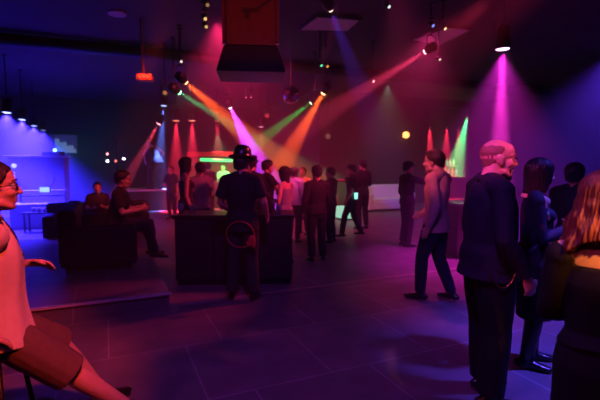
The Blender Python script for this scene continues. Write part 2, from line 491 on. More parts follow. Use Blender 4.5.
    # trousers / skirt
    if bottom:
        bm_, kind, off, opt = bottom
        mb = MB()
        P = j['pelvis']
        if kind in ('trousers', 'shorts'):
            top_t = .75
            rings = [(P + dn * .13 * k, (.11, .10)), (P + dn * .03 * k, (.163, .115 + belly * .3)), (lerp(P, j['waist'], .35), (.148, .105 + belly * .7)), (lerp(P, j['waist'], top_t), (.142 * fw * (1 + belly), .104 * fw + belly))]
            mb.tube([r[0] for r in rings], [((r[1][0] + off * .5) * g * k, (r[1][1] + off * .5) * g * k) for r in rings], side=hs, n=22, rnd=False)
            for s in 'RL':
                h, kn, an = j['h' + s], j['k' + s], j['a' + s]
                lo = opt.get('hem', .05)
                if kind == 'trousers':
                    end = lerp(kn, an, .97)
                    mb.tube([h, lerp(h, kn, .45), lerp(h, kn, .9), kn, lerp(kn, an, .3), lerp(kn, an, .7), end],
                            [(.088 * gl + off) * k, (.080 * gl + off) * k, (.062 + off) * k, (.060 + off) * k, (.060 + off) * k, max(.050 + off, lo) * k, max(.046 + off, lo) * k], n=16, rnd=False)
                    mb.ell(h, (.088 * gl + off) * k)
                else:
                    e2 = lerp(h, kn, opt.get('len', .95))
                    mb.tube([h, lerp(h, kn, .45), e2], [(.090 * gl + off) * k, (.088 * gl + off) * k, (.085 + off) * k], n=16, rnd=False)
                    mb.ell(h, (.088 * gl + off) * k)
            nm = kind
        else:
            zl = opt.get('len', .5); fl = opt.get('flare', .05)
            f2 = (j['kR'] + j['kL']) / 2 - (j['hR'] + j['hL']) / 2
            e = P + f2.normalized() * zl * k
            ps = [e, lerp(P, e, .55), P + dn * .05 * k, lerp(P, j['waist'], .4), lerp(P, j['waist'], .8)]
            rs = [(.155 + fl, .125 + fl), (.165 + fl * .6, .13 + fl * .5), (.168 + off, .122 + off), (.145 + off, .105 + off), (.126 + off, .092 + off)]
            mb.tube(ps, [(a * g * k, b * g * k) for a, b in rs], side=hs, n=26, rnd=False); nm = 'skirt'
        link(nm, remesh(mb, vox, 3, .006 * k, 8, loc[0]), M[bm_], body)
    if top:
        tm, sleeve, off, opt = top
        mb = MB()
        torso(mb, off, low=opt.get('low', .06), hemx=opt.get('hemx', (.160 + off + .022, .115 + off + .022 + belly * .4)), up=sleeve != 'none' and not opt.get('off_shoulder'))
        for s in 'RL':
            a, b, c = j['s' + s], j['e' + s], j['w' + s]
            if opt.get('off_shoulder'): a = lerp(a, b, .04)
            if sleeve == 'long':
                lo = opt.get('cuff', .036)
                mb.tube([a, lerp(a, b, .45), lerp(a, b, .9), b, lerp(b, c, .3), lerp(b, c, .7), lerp(b, c, .97)], [(r + off) * k for r in ARM[:5]] + [max(ARM[5] + off, lo) * k, max(ARM[6] + off, lo) * k], n=16, rnd=False)
                mb.ell(a, (ARM[0] + off + .004) * k)
            elif sleeve == 'short':
                t = opt.get('slen', .72)
                mb.tube([a, lerp(a, b, .4), lerp(a, b, t)], [(.054 * gl * fw + off) * k, (.054 * gl * fw + off + .006) * k, (.054 * gl * fw + off + .012) * k], n=16, rnd=False)
                mb.ell(a, (.054 * gl * fw + off + .003) * k)
            elif sleeve == 'strap':
                pass
        sh = link(opt.get('name', 'shirt'), remesh(mb, vox * .9, 3, opt.get('wr', .006) * k, 9, loc[1] + 5), M[tm], body)
        if opt.get('collar'):
            q = MB(); n = 20; c0 = lerp(j['chest'], j['neck'], .97)
            pts = [c0 + V((cos(2 * pi * i / n) * .068 * k * gl, sin(2 * pi * i / n) * .066 * k * gl + .004, .006 + .014 * -sin(2 * pi * i / n))) for i in range(n)]
            q.tube(pts, [(.012, .024)] * n, closed=True, n=10, rnd=False); part('collar', q, M[tm], sh, True)
    # shoes
    if shoes:
        for s in 'RL':
            fd = V((feet or {}).get(s, (.18 if s == 'R' else -.18, 1, 0))).normalized(); a = j['a' + s]
            sd = fd.cross(V((0, 0, 1))).normalized(); upv = sd.cross(fd)
            q = MB(); pts = []; rs = []
            for x, w, h in ((-.085, .012, .012), (-.075, .028, .034), (-.04, .036, .046), (.02, .038, .045), (.08, .043, .034), (.13, .044, .028), (.175, .032, .022), (.20, .010, .010)):
                pts.append(a + fd * x * k + upv * (-.083 + max(.02, h)) * k); rs.append((w * k, h * k))
            q.tube(pts, rs, side=sd, n=14, rnd=False)
            q.tube([a - upv * .05 * k, a + upv * .035 * k], [.044 * k, .043 * k], n=14, rnd=False)
            zc = -.083 * k
            for v in q.v:
                h = (v - a).dot(upv)
                if h < zc: v += upv * (zc - h)
            link('shoe', remesh(q, min(vox, .01), 2), M[shoes], body)
    if hair:
        hm, keys, kw = hair
        link('hair', hair_mesh(HF, hk, keys, **kw), M[hm], body)
    if hat:
        part('hat', hat_mesh(HF, hk, hat[0]), M[hat[1]], body, True)
    return body, j, HF, hk


def glasses(body, HF, k, m='black_metal'):
    q = MB()
    for s in (-1, 1):
        n = 18; q.tube([HF @ (V((s * .033 + .024 * cos(2 * pi * i / n), .103 - abs(.33 * (.024 * cos(2 * pi * i / n) * s + .0)), .002 + .019 * sin(2 * pi * i / n))) * k) for i in range(n)], .0018 * k, closed=True, n=6)
        q.tube([HF @ (V((s * .057, .094, .008)) * k), HF @ (V((s * .080, .05, .008)) * k), HF @ (V((s * .083, -.012, .006)) * k)], .0018 * k, n=6)
    q.tube([HF @ (V((-.010, .108, .006)) * k), HF @ (V((0, .112, .008)) * k), HF @ (V((.010, .108, .006)) * k)], .0018 * k, n=6)
    g = part('glasses', q, M[m], body, True)
    return g

# ------------------------------------------------------------------ the room
CEIL = 4.2


def slab(name, pts, z0, z1, m, kind='structure'):
    """vertical-sided solid over a plan polygon given as (u, v) pairs"""
    n = len(pts); vs = [uv(a, b, z0) for a, b in pts] + [uv(a, b, z1) for a, b in pts]
    fs = [tuple(range(n))[::-1], tuple(range(n, 2 * n))] + [(i, (i + 1) % n, n + (i + 1) % n, n + i) for i in range(n)]
    me = bpy.data.meshes.new(name); me.from_pydata([tuple(v) for v in vs], [], fs); me.update()
    bm = bmesh.new(); bm.from_mesh(me); bmesh.ops.recalc_face_normals(bm, faces=bm.faces); bm.to_mesh(me); bm.free()
    return tag(link(name, me, m, smooth=False), kind=kind)


def rect(a, b, c, d): return [(a, c), (b, c), (b, d), (a, d)]


slab('floor', rect(-7, 16, -4, 20.5), -.2, 0, M['floor'])
slab('ceiling', rect(-7, 16, -4, 20.5), CEIL, CEIL + .2, M['ceiling'])
slab('wall_left', rect(-7, -6.8, -4, 20.5), 0, CEIL, M['wall_dark'])
slab('wall_right', rect(14.5, 15.9, -4, 14.2), 0, CEIL, M['wall_dark'])
slab('wall_near', rect(-7, 15, -4.2, -4), 0, CEIL, M['wall_dark'])
slab('wall_back', rect(-7, 7.2, 20, 20.2), 0, CEIL, M['wall_red'])
slab('wall_side', rect(7.0, 7.2, 14, 20), 0, CEIL, M['wall_red'])
slab('wall_far', rect(7.2, 11.9, 14, 14.2), 0, CEIL, M['wall_red'])
slab('wall_header', rect(11.9, 14.5, 14, 14.2), 3.9, CEIL, M['wall_red'])
slab('wall_pier', rect(14.25, 14.5, 14, 14.2), 0, 3.9, M['wall_red'])
slab('wall_alcove', [(11.7, 14.2), (11.9, 14.2), (11.9, 16.4), (15.7, 16.4), (15.7, 14.2), (15.9, 14.2), (15.9, 16.6), (11.7, 16.6)], 0, CEIL, M['wall_red'])
# low platform on the lounge side and the joint strip along the dance floor's edge
slab('trim_1', rect(-6.8, .58, 4.92, 9.5), 0, .15, M['floor'])
tp = slab('trim_2', rect(-6.8, .60, 4.885, 4.93), .13, .155, mat('step_edge_strip', (.62, .5, .5), .35, var=.1))
tp['label'] = 'pale edging strip along the front of the low platform'
slab('trim_3', rect(.68, 10.5, 4.86, 4.93), .0, .006, mat('floor_joint_strip', (.30, .22, .24), .4, var=.2))


# ------------------------------------------------------------------ stage lamps
def spot(loc, target, col, W, deg, blend=.25, rad=.04):
    d = bpy.data.lights.new('spot_light', 'SPOT'); d.color = col; d.energy = W; d.spot_size = R(deg); d.spot_blend = blend; d.shadow_soft_size = rad
    o = bpy.data.objects.new('spot_light', d); COL.objects.link(o); o.location = loc
    o.rotation_euler = (V(target) - V(loc)).to_track_quat('-Z', 'Y').to_euler()
    return o


CAN = [(.001, .17), (.05, .17), (.075, .14), (.085, .06), (.10, -.08), (.105, -.15), (.095, -.15), (.09, -.13), (.001, -.125)]


def lamp(label, pos, target, col, W, deg, size=1.0, lens_col=None, lens=30, blend=.25, name='spotlight', cat='spotlight', group=None, shape='par', rod=True, rad=.04):
    pos = V(pos); target = V(target)
    d = (target - pos).normalized(); q = d.to_track_quat('-Z', 'Y').to_matrix().to_4x4()
    q = q @ Matrix.Scale(size, 4)
    root = empty(name, pos); tag(root, label, cat, group)
    mb = MB()
    if shape == 'par': mb.lathe(CAN, q, 18)
    else:
        mb.lathe([(.001, .12), (.08, .11), (.10, .05), (.10, -.05), (.075, -.12), (.068, -.12), (.066, -.10), (.001, -.10)], q, 18)
    part('housing', mb, M['black_metal'], root, True)
    mb = MB(); zz = -.135 if shape == 'par' else -.112; rr = .086 if shape == 'par' else .064
    mb.lathe([(rr, zz), (rr, zz - .008), (rr * .8, zz - (.018 if shape == 'par' else .045)), (.001, zz - (.022 if shape == 'par' else .07))], q, 18)
    part('lens', mb, glow('lens_glow', lens_col or col, lens * (.16 if shape == 'par' or not W else .4)), root, True)
    # yoke: a bent bracket, from the sides of the can up to the rod
    ax = d.cross(V((0, 0, 1)))
    ax = ax.normalized() if ax.length > .05 else V((1, 0, 0))
    w = .115 * size; top = V((0, 0, .2 * size + .04))
    mb = MB().tube([ax * w, ax * w + top * .8, ax * w * .6 + top, -ax * w * .6 + top, -ax * w + top * .8, -ax * w], [(.012 * size, .005 * size)] * 6, side=d.cross(ax), n=6, rnd=False)
    part('yoke', mb, M['black_metal'], root)
    if rod:
        mb = MB().tube([top, V((0, 0, CEIL - pos.z))], .014, n=8, rnd=False)
        mb.lathe([(.05, CEIL - pos.z - .03), (.05, CEIL - pos.z)], None, 12)
        part('hanging_rod', mb, M['black_metal'], root)
    if W: spot(pos + d * .19 * size, target, col, W * BEAM, deg, blend, rad)
    return root


RED, ORG, GRN, BLU, MAG, PUR = (1, .02, .07), (1, .085, .01), (.02, 1, .30), (.03, .016, 1), (1, .02, .55), (.50, .035, 1)
BEAM = 10.0
# blue row over the raised booth
for i, (px, py, Y) in enumerate([(7, 106, 10.6), (22, 114, 12.3), (34, 121, 14.3), (43, 126, 16.3)]):
    p = at(px, py, Y)
    lamp(['large blue downlight at the near end of the row over the blue booth', 'second blue downlight of the row over the blue booth', 'third and smaller blue downlight above the blue booth', 'tiny dim blue downlight at the far end of the booth row'][i],
         p, p + V((0, -.3, -3)), BLU, [1000, 1050, 1000, 600][i], 112, 1.1, (.4, .5, 1), [25, 25, 14, 6][i], .9, group='blue downlights over the booth')
# over the dancer
p = at(164, 100, 14.6); lamp('blue spotlight straight above the dancer on the podium', p, at(159, 175, 14.5), (.12, .2, 1), 1500, 14, 1.3, (.4, .5, 1), 20, .5)
p = at(161, 120, 13.8); lamp('small pink spotlight beaming down across the podium dancer', p, at(118, 195, 13.2), (1, .05, .12), 900, 12, 1.0, (1, .35, .45), 30, .4)
p = at(181, 78, 8.6); lamp('orange moving head lamp hung just above the green one', p, at(285, 170, 13.5), ORG, 2700, 13, 1.0, (1, .5, .15), 30, .3, shape='head', name='moving_head_lamp', cat='moving head lamp')
p = at(174, 89, 9.2); lamp('green moving head lamp hung below the orange one', p, at(300, 168, 14.0), GRN, 800, 9, 1.0, (.3, 1, .6), 30, .3, shape='head', name='moving_head_lamp', cat='moving head lamp')
p = at(165, 93, 9.6); lamp('small unlit-looking lamp with an orange glint beside the green lamp', p, at(150, 60, 4), ORG, 0, 9, .7, (1, .35, .08), 3, .3, shape='head')
for i, (px, py) in enumerate([(176, 115), (192, 115)]):
    p = at(px, py, 14.5); lamp(['red downlight nearer the blue dancer spotlight', 'red downlight over the man in the grey shirt'][i], p, at(px + 1, 190, 14.3), RED, 900, 26, 1.3, (1, .2, .12), 14, .8, group='pair of red downlights')
p = at(217, 117, 15.5); lamp('dim red downlight above the green lit bar', p, at(219, 190, 15.2), RED, 500, 20, 1.0, (1, .1, .1), 5, .6)
p = at(228, 103, 11); lamp('violet moving head lamp throwing the wide purple beam', p, at(268, 185, 14.0), PUR, 4200, 18, 1.0, (.8, .6, 1), 45, .35, shape='head', name='moving_head_lamp', cat='moving head lamp')
p = at(246, 97, 12); lamp('tiny pink lamp, one of two hung close together, by the violet lamp', p, at(246, 160, 9), RED, 0, 9, .38, (1, .1, .3), 8, .3, shape='head')
p = at(251, 97, 12.2); lamp('tiny pink lamp, one of two hung close together, by the mirror ball', p, at(252, 160, 9), RED, 0, 9, .38, (1, .1, .3), 8, .3, shape='head')
p = at(261, 123, 13); lamp('small pink spotlight beaming straight down over the crowd', p, at(262, 185, 13), (1, .08, .3), 350, 10, .8, (1, .4, .6), 18, .4)
p = at(267, 114, 13.4); lamp('small dim red lamp beside the pink spotlight over the crowd', p, at(267, 165, 11), RED, 0, 9, .8, (1, .06, .06), 3, .4)
p = at(315, 100, 10.4); lamp('green moving head lamp beside the orange one under the beam end', p, at(225, 167, 13.6), (.06, 1, .12), 700, 10, .9, (.5, 1, .4), 20, .3, shape='head', name='moving_head_lamp', cat='moving head lamp')
p = at(326, 88, 9.8); lamp('orange moving head lamp hung higher than the green one nearest the mirror ball', p, at(277, 174, 12.6), (1, .085, .01), 2900, 14, 1.0, (1, .6, .2), 35, .35, shape='head', name='moving_head_lamp', cat='moving head lamp')
p = at(431, 48, 8); lamp('pink moving head lamp throwing a long beam towards the hanging speaker', p, at(335, 108, 10.5), (1, .04, .14), 1300, 10, .9, (1, .35, .45), 25, .3, shape='head', name='moving_head_lamp', cat='moving head lamp')
p = at(328, 3, 6.6); lamp('warm white lamp at the ceiling with a faint violet beam', p, at(372, 118, 10), (.16, .04, 1), 170, 12, .9, (1, .75, .45), 12, .3, shape='head', name='moving_head_lamp', cat='moving head lamp')
p = at(503, 38, 6.9); lamp('magenta spotlight shining straight down behind the bald man', p, p + V((.06, .05, -3)), (1, .03, .62), 2600, 13, 1.15, (1, .45, .9), 40, .45)
spot(p + V((0, 0, -.25)), p + V((0, 0, -3)), (.75, .02, .6), 1500, 80, 1.0)  # wide spot added at the magenta lamp for its spill
spot((7.0, 9.5, 4.1), (6.6, 10.0, 0), (.12, .03, 1), 1400, 110, 1.0, .1)   # added blue wash for the haze at the right, no fixture
for px, py, Y, c, lab in [(443, 27, 7.2, (1, .75, .35), 'warm lit lamp by the pale panel near the pink lamp'), (438, 58, 8.6, (1, .7, .5), 'small white lamp hung just below the pink moving head'),
                          (372, 80, 9.5, (1, .8, .75), 'tiny white lamp hung alone past the faint violet beam'), (387, 5, 6.8, (.6, .8, .7), 'small greenish lamp at the ceiling near the picture top'),
                          (320, 64, 8.8, (.1, 1, .4), 'green lamp head of the pair under the pale panel'), (326, 65, 8.8, (1, .3, .08), 'orange lamp head of the pair under the pale panel'),
                          (431, 24, 7.3, (.2, .25, 1), 'tiny blue lamp beside the warm lamp by the pale panel'), (180, 60, 8.4, (1, .75, .6), 'tiny white lamp above the orange moving head')]:
    p = at(px, py, Y); lamp(lab, p, p + V((.6, -.45, -.7)), c, 0, 9, .4, c, 9, .3, shape='head')
for i, (px, py) in enumerate([(206, 3), (204, 17), (205, 25)]):
    p = at(px, py, 6.9 + .35 * i); lamp(['warm lamp against the ceiling beside the hanging speaker', 'bright warm lamp in the middle of three beside the hanging speaker', 'lowest warm lamp of three beside the hanging speaker'][i],
                                         p, p + V((.5, -.5, -.7)), ORG, 0, 9, .45, (1, .6, .2), [2, 7, 5][i], .3, shape='head')
# alcove lamps
for i, (px, py) in enumerate([(430, 125), (447, 125), (459, 126)]):
    r = (px - 300) / F; Y = 15.1 / (cos(YAW) - sin(YAW) * r); p = at(px, py, Y)
    lamp(['red lamp in the alcove on its open side', 'red lamp in the middle of the alcove row', 'red lamp in the alcove beside the green lamp'][i], p, p + V((0, 0, -3)), RED, [1000, 900, 500][i], 26, .8, (1, .15, .15), 6, .5, group='red alcove lamps')
r = 168 / F; Y = 15.0 / (cos(YAW) - sin(YAW) * r); p = at(468, 115, Y)
lamp('green lamp high in the corner of the alcove', p, at(452, 180, Y + .2), (.08, 1, .3), 2600, 24, .8, (.9, 1, .5), 12, .5)
# fixtureless spots: washes round the camera, and lights added on people and props
spot((3.6, 2.7, 4.1), (2.6, 3.3, 0), (.10, .06, 1), 2000, 48, .9, .1)
spot((3.7, 1.7, 3.8), (1.36, 2.83, 1.62), (1, .07, .12), 420, 7, .7, .1)  # added red spot on the bald man's face
spot((-1.6, .6, 3.9), (1.22, 2.84, 1.68), (1, .05, .28), 800, 7.5, .7, .1)  # added pink spot on the bald man's head
spot((2.8, 6.6, 4.0), (-.4, 5.0, 1.3), (1, .04, .10), 700, 22, .7, .1)  # added red spot on the bowler hat man
spot((3.2, 4.6, 4.0), (-.6, 7.2, 1.2), (1, .03, .10), 1500, 30, .8, .1)  # red wash added over the counter crowd
spot((-.2, 9.5, 4.1), ground(264, 241), (.35, .05, 1), 500, 9, .8, .05)  # added spot for the violet pool on the floor
spot((.6, 6.9, 4.1), at(294, 185, 8.6), (1, .05, .35), 700, 8, .7, .05)  # added narrow spot on the white-shirted man
spot((1.2, 8.2, 4.1), at(304, 183, 9.6), (1, .2, .02), 500, 6, .7, .05)  # added orange spot for the lit arms in the crowd
spot((-2.2, 7.4, 4.0), at(98, 193, 9.2), (1, .05, .06), 1500, 9, .7, .1)  # added red spot on the small head in the lounge
spot((-1.2, 4.6, 4.0), at(125, 198, 6.4), (1, .05, .08), 420, 14, .7, .1)  # added red spot on the man on the sofa
spot((-3.5, -1.5, 4.0), (1.3, 3.4, 1.4), (1, .06, .30), 110, 60, .8, .1)
spot((.6, .2, 4.0), (-1.5, 2.2, 1.1), (1, .06, .014), 950, 26, .6, .1)
spot((-1.6, .6, 3.8), (1.36, 2.60, .86), (1, .06, .25), 260, 3.4, .8, .1)  # added narrow pink spot on the bald man's hand
spot((1.5, -1.6, 3.9), (1.15, 1.56, 1.34), (1, .26, .06), 1300, 5.0, .6, .08)  # added narrow spot on the red hair
spot((.0, 1.2, 4.1), (.6, 4.0, 0), (.34, .06, 1), 220, 100, 1.0, .1)  # violet fill added over the near floor
spot((-1.5, 8.0, 4.1), (-1.2, 12.0, 1.0), (1, .02, .14), 1500, 100, 1.0, .1)  # wash added to redden the far haze
spot((2.5, 8.5, 4.1), (2.5, 11.5, .5), (1, .03, .26), 450, 100, 1.0, .1)  # second added wash for the red far haze
spot((-.6, 2.4, 3.9), (1.6, 5.0, 1.35), (1, .09, .12), 700, 10, .8, .1)  # added narrow spot on the walking man's chest
spot((1.2, 5.8, 4.1), (1.7, 5.2, .5), (1, .05, .2), 250, 40, .8, .1)  # pink wash added over the walking man

spot((-2.6, 3.5, 3.4), at(251, 30, 6.0), (1, .08, .05), 90, 22, .5, .1)  # added red spot to brighten the hanging speaker
spot((1.4, 4.0, 3.2), at(262, 30, 6.0), (1, .08, .05), 55, 22, .5, .1)  # second added spot on the hanging speaker
spot((-1.5, 5.0, 3.6), at(145, 77, 8.0), (1, .2, .06), 110, 9, .5, .1)  # added orange spot to brighten the scanner box


# ------------------------------------------------------------------ things overhead
def hanging_speaker():
    c = at(251, 40, 6.2); root = empty('hanging_speaker', (c.x, c.y, 0), R(6))
    tag(root, 'big dark red speaker cluster hanging from the ceiling', 'speaker')
    zt, zm, zb = CEIL - .05, at(251, 45, 5.85).z, at(251, 72, 5.85).z
    def frus(w0, d0, z0, w1, d1, z1, yo=0, yo1=None):
        yo1 = yo if yo1 is None else yo1
        vs = [(-w0 / 2, -d0 / 2 + yo, z0), (w0 / 2, -d0 / 2 + yo, z0), (w0 / 2, d0 / 2 + yo, z0), (-w0 / 2, d0 / 2 + yo, z0), (-w1 / 2, -d1 / 2 + yo1, z1), (w1 / 2, -d1 / 2 + yo1, z1), (w1 / 2, d1 / 2 + yo1, z1), (-w1 / 2, d1 / 2 + yo1, z1)]
        return MB().add(vs, [(0, 3, 2, 1), (4, 5, 6, 7), (0, 1, 5, 4), (1, 2, 6, 5), (2, 3, 7, 6), (3, 0, 4, 7)])
    part('upper_cabinet', frus(.70, .70, zm + .01, .70, .70, zt), M['cabinet_red'], root, bevel=.015)
    part('lower_cabinet', frus(.92, .80, zb, .72, .72, zm - .01), M['black_paint'], root, bevel=.012)
    for s in (-1, 1):
        q = MB().box((s * .355, -.36, (zm + zt) / 2), (.035, .03, zt - zm)); part('edge_rail', q, M['cabinet_red'], root)
        q = MB()
        q.ell((s * .345, -.37, zm + .02), (.03, .025, .03), n=10); part('corner_cap', q, M['chrome'], root, True)
        q = MB().tube([(s * .2, 0, zt - .02), (s * .2, 0, CEIL)], .015, n=8, rnd=False); part('hanging_bracket', q, M['black_metal'], root)
    q = MB().box((0, -.365, zm + .012), (.70, .025, .03)); part('bottom_rail', q, M['cabinet_red'], root)
    q = MB(); zc = (zm + zt) / 2 - .05
    q.box((0, -.363, zc), (.22, .02, .05)); q.box((-.05, -.363, zc - .06), (.05, .02, .1)); q.tube([(.05, -.365, zc), (.26, -.365, zc + .13)], .014, n=6, rnd=False)
    part('bracket_plate', q, M['orange_paint'] if False else M['wood_dark'], root)


hanging_speaker()


def mirror_ball():
    c = at(291, 95, 9.5); r = .19; root = empty('mirror_ball', c); tag(root, 'dark mirror ball with red sparkles hanging over the crowd', 'mirror ball')
    mb = MB().ell((0, 0, 0), r, n=26); part('ball', mb, M['mirror'], root)
    mb = MB().tube([(0, 0, r * .96), (0, 0, CEIL - c.z)], .012, n=8, rnd=False).lathe([(.04, r * .97), (.04, r * 1.12), (.02, r * 1.15)], None, 12); part('hanging_rod', mb, M['black_metal'], root)


mirror_ball()
p = at(145, 78, 8.0); root = empty('scanner_light', p, R(8)); tag(root, 'small orange lit scanner box hanging on a thin pole', 'scanner light')
part('housing', MB().box((0, 0, 0), (.27, .24, .11)), M['orange_paint'], root, bevel=.012)
q = MB()
for x in (-.075, 0, .075): q.lathe([(.026, 0), (.026, .012), (.02, .014)], Matrix.Translation((x, -.12, 0)) @ Matrix.Rotation(pi / 2, 4, 'X'), 12)
part('front_lenses', q, glow('scanner_glow', (1, .22, .08), .6), root, True)  # lens glow added to make the box look lit
part('hanging_pole', MB().tube([(-.02, 0, .05), (-.04, .02, .5), (-.05, .02, CEIL - p.z)], .022, n=10, rnd=False), M['orange_paint'], root, True)

for i, (pts, lab) in enumerate([([(300, 30), (347, 31), (360, 20), (318, 17)], 'pale ceiling panel above the green and orange lamp pair'), ([(412, 40), (440, 45), (470, 30), (448, 28)], 'pale ceiling panel beside the pink moving head lamp')]):
    ps = [ground(a, b, CEIL - .06) for a, b in pts]
    c = sum(ps, V()) / 4; root = empty('ceiling_panel', c); tag(root, lab, 'ceiling panel', 'pale ceiling panels')
    top = [x - c + V((0, 0, .03)) for x in ps]; bot = [x - c for x in ps]
    part('panel', MB().add(bot + top, [(0, 1, 2, 3), (7, 6, 5, 4), (0, 4, 5, 1), (1, 5, 6, 2), (2, 6, 7, 3), (3, 7, 4, 0)]), M['pale_panel'], root)
    part('frame', MB().tube([x * 1.03 + V((0, 0, .01)) for x in bot], .022, closed=True, n=6, rnd=False), M['black_metal'], root)
p = ground(117, 14, CEIL - .02); root = empty('ceiling_downlight', p); tag(root, 'round dull pink recessed ceiling light over the lounge', 'ceiling light')
part('trim_ring', MB().lathe([(.12, .0), (.15, -.012), (.16, .0), (.16, .02), (.12, .02)], None, 24), M['white_paint'], root, True)
part('diffuser', MB().lathe([(.118, .004), (.118, .012), (.06, .014)], None, 24), glow('downlight_glow', (.8, .1, .2), .35), root, True)
# a dark duct across the ceiling
root = empty('air_duct', uv(0, 10.4, CEIL - .15)); tag(root, 'round black air duct running across the dark ceiling', 'air duct')
part('pipe', MB().tube([U * -6.7, U * 14.4], .13, n=18, rnd=False), M['black_paint'], root, True)
for x in range(-6, 15, 2): part('joint_band', MB().tube([U * x, U * (x + .06)], .14, n=18, rnd=False), M['black_metal'], root, True)

# ------------------------------------------------------------------ the counter in the middle
def counter(name, label, cat, c, w, d, h, yaw, m='black_paint', seams=2):
    root = empty(name, (c.x, c.y, 0), yaw); tag(root, label, cat)
    part('body', MB().box((0, 0, h / 2 + .02), (w - .06, d - .06, h - .12)), M[m], root, bevel=.01)
    part('worktop', MB().box((0, 0, h - .02), (w, d, .04)), M['leather'], root, bevel=.008)
    part('kick_base', MB().box((0, 0, .04), (w - .1, d - .12, .08)), M['black_metal'], root)
    for i in range(seams):
        x = -w / 2 + w * (i + 1) / (seams + 1); part('corner_strip', MB().box((x, -d / 2 + .025, h / 2), (.03, .02, h - .12)), M['black_metal'], root)
    return root


cc = V((at(233, 290, 5.5).x + .0, 5.82, 0))
counter('bar_counter', 'long black counter that the man in the bowler hat stands at', 'counter', cc, 1.58, .62, .93, R(3))
counter('counter_block', 'low black counter block behind the bald man', 'counter', V((at(468, 250, 7.2).x + .1, 7.4, 0)), .85, .6, .93, R(10), seams=1)


def on_counter(px, Y=5.72): return V((at(px, 217, Y).x, Y, .93))


def cup(label, p, h=.13, r=.042, m='glass', liquid=None, group=None):
    o = part('plastic_cup', MB().lathe([(r * .7, 0), (r, h), (r * .93, h), (r * .66, .008), (.001, .006)], None, 18), M[m], None, True); o.location = p
    tag(o, label, 'cup', group)
    if liquid: part('drink', MB().lathe([(r * .62, .009), (r * .84, h * .7), (.001, h * .7)], None, 18), M[liquid], o, True)
    return o


def bottle(label, p, m='amber_glass', h=.24, group=None):
    k = h / .24
    o = part('bottle', MB().lathe([(.028 * k, 0), (.031 * k, .006), (.031 * k, .13 * k), (.027 * k, .15 * k), (.013 * k, .175 * k), (.012 * k, .225 * k), (.001, .225 * k)], None, 16), M[m], None, True); o.location = p
    tag(o, label, 'bottle', group)
    part('cap', MB().lathe([(.014 * k, .222 * k), (.014 * k, .24 * k), (.001, .24 * k)], None, 12), M['gold'], o, True)
    return o


M['pink_drink'] = mat('pink_drink', (.7, .2, .25), .2, var=.05)
cup('tall clear cup standing near the end of the black counter', on_counter(181), liquid='pink_drink', group='cups on the black counter')
cup('short clear cup on the black counter below the grey shirted man', on_counter(193, 5.8), .10, liquid='pink_drink', group='cups on the black counter')
bottle('brown bottle on the black counter beside the bowler hat man', on_counter(270, 5.75))
cup('clear cup on the black counter beside the brown bottle', on_counter(279, 5.7), .12, group='cups on the black counter')


# ------------------------------------------------------------------ sofas, podium, booth
def sofa(label, c, yaw, w, d, seat_h, back_h, m='velvet', seats=2, group=None, arms=True, tufted=False):
    root = empty('sofa', c, yaw); tag(root, label, 'sofa', group)
    aw = .2
    part('base', MB().box((0, 0, seat_h * .42 + .03), (w - .02, d - .04, seat_h * .62)), M[m], root, bevel=.03)
    for s in range(seats):
        ww = (w - (2 * aw if arms else 0)) / seats
        x = -(ww * seats) / 2 + ww * (s + .5)
        q = MB().box((x, .08, seat_h - .07), (ww - .01, d - .22, .15)); part('seat_cushion', q, M[m], root, bevel=.045)
    bk = MB().box((0, -d / 2 + .11, (back_h + .1) / 2 + .02), (w, .22, back_h - .1)); bo = part('backrest', bk, M[m], root, bevel=.06)
    if tufted:
        nb = 7
        for r_ in range(2):
            for i in range(nb):
                q = MB().ell((-w / 2 + w * (i + .5) / nb, -d / 2 + .222, back_h * (.62 + .2 * r_)), (.022, .012, .022), n=10); part('tuft_button', q, M[m], bo, True)
    if arms:
        for s in (-1, 1):
            q = MB().box((s * (w / 2 - aw / 2), .04, (seat_h + .2) / 2 + .03), (aw, d - .06, seat_h + .14)); part('armrest', q, M[m], root, bevel=.06)
    for sx in (-1, 1):
        for sy in (-1, 1): part('foot', MB().box((sx * (w / 2 - .08), sy * (d / 2 - .1), .035), (.06, .06, .07)), M['black_metal'], root)
    return root


pa = uv(-2.15, 5.42, .15)
sofa('black velvet sofa seen from behind, nearest the platform edge', pa, YAW, 2.15, .86, .42, .60, group='black lounge sofas')
sofa('black velvet sofa that the seated man with black hair sits on', uv(-.15, 7.1, .15), YAW - pi / 2, 1.7, .95, .42, .82, group='black lounge sofas')
sofa('black velvet sofa farther back below the small red lit head', uv(-.22, 10.1, 0), YAW + pi, 2.0, .9, .36, .74, group='black lounge sofas')
pw = at(385, 208, 14.6)
spot((pw.x - .3, pw.y - 1.6, 3.9), (pw.x, pw.y, .5), (.55, 1, .7), 130, 76, 1.0)  # added pale green spot to brighten the white sofa, no fixture
sofa('white tufted leather sofa against the far wall', V((pw.x, pw.y, 0)), YAW + pi, 1.9, .85, .42, .84, 'white_leather', 2, None, True, True)

# glowing pouffe
pp = ground(347, 219); root = empty('pouffe', pp); tag(root, 'low glowing white green pouffe beside the man in the cap', 'pouffe')
part('cushion', MB().lathe([(.30, .05), (.36, .09), (.37, .28), (.33, .36), (.001, .38)], None, 28), glow('pouffe_glow', (.45, 1, .72), .8), root, True)
part('base_ring', MB().lathe([(.28, 0), (.28, .05), (.001, .05)], None, 24), M['black_metal'], root)
# yellow glow tube
p = at(303, 184, 7.3)

# podium
pd = at(150, 200, 14.9); root = empty('podium', (pd.x, pd.y, 0), YAW); tag(root, 'dark podium with blue lit top under the dancer', 'podium')
hz = at(157, 189, 14.6).z
part('body', MB().box((0, 0, hz / 2 - .03), (1.8, 1.1, hz - .06)), M['wall_dark'], root, bevel=.02)
part('top', MB().box((0, 0, hz - .03), (1.9, 1.2, .06)), M['white_paint'], root, bevel=.01)
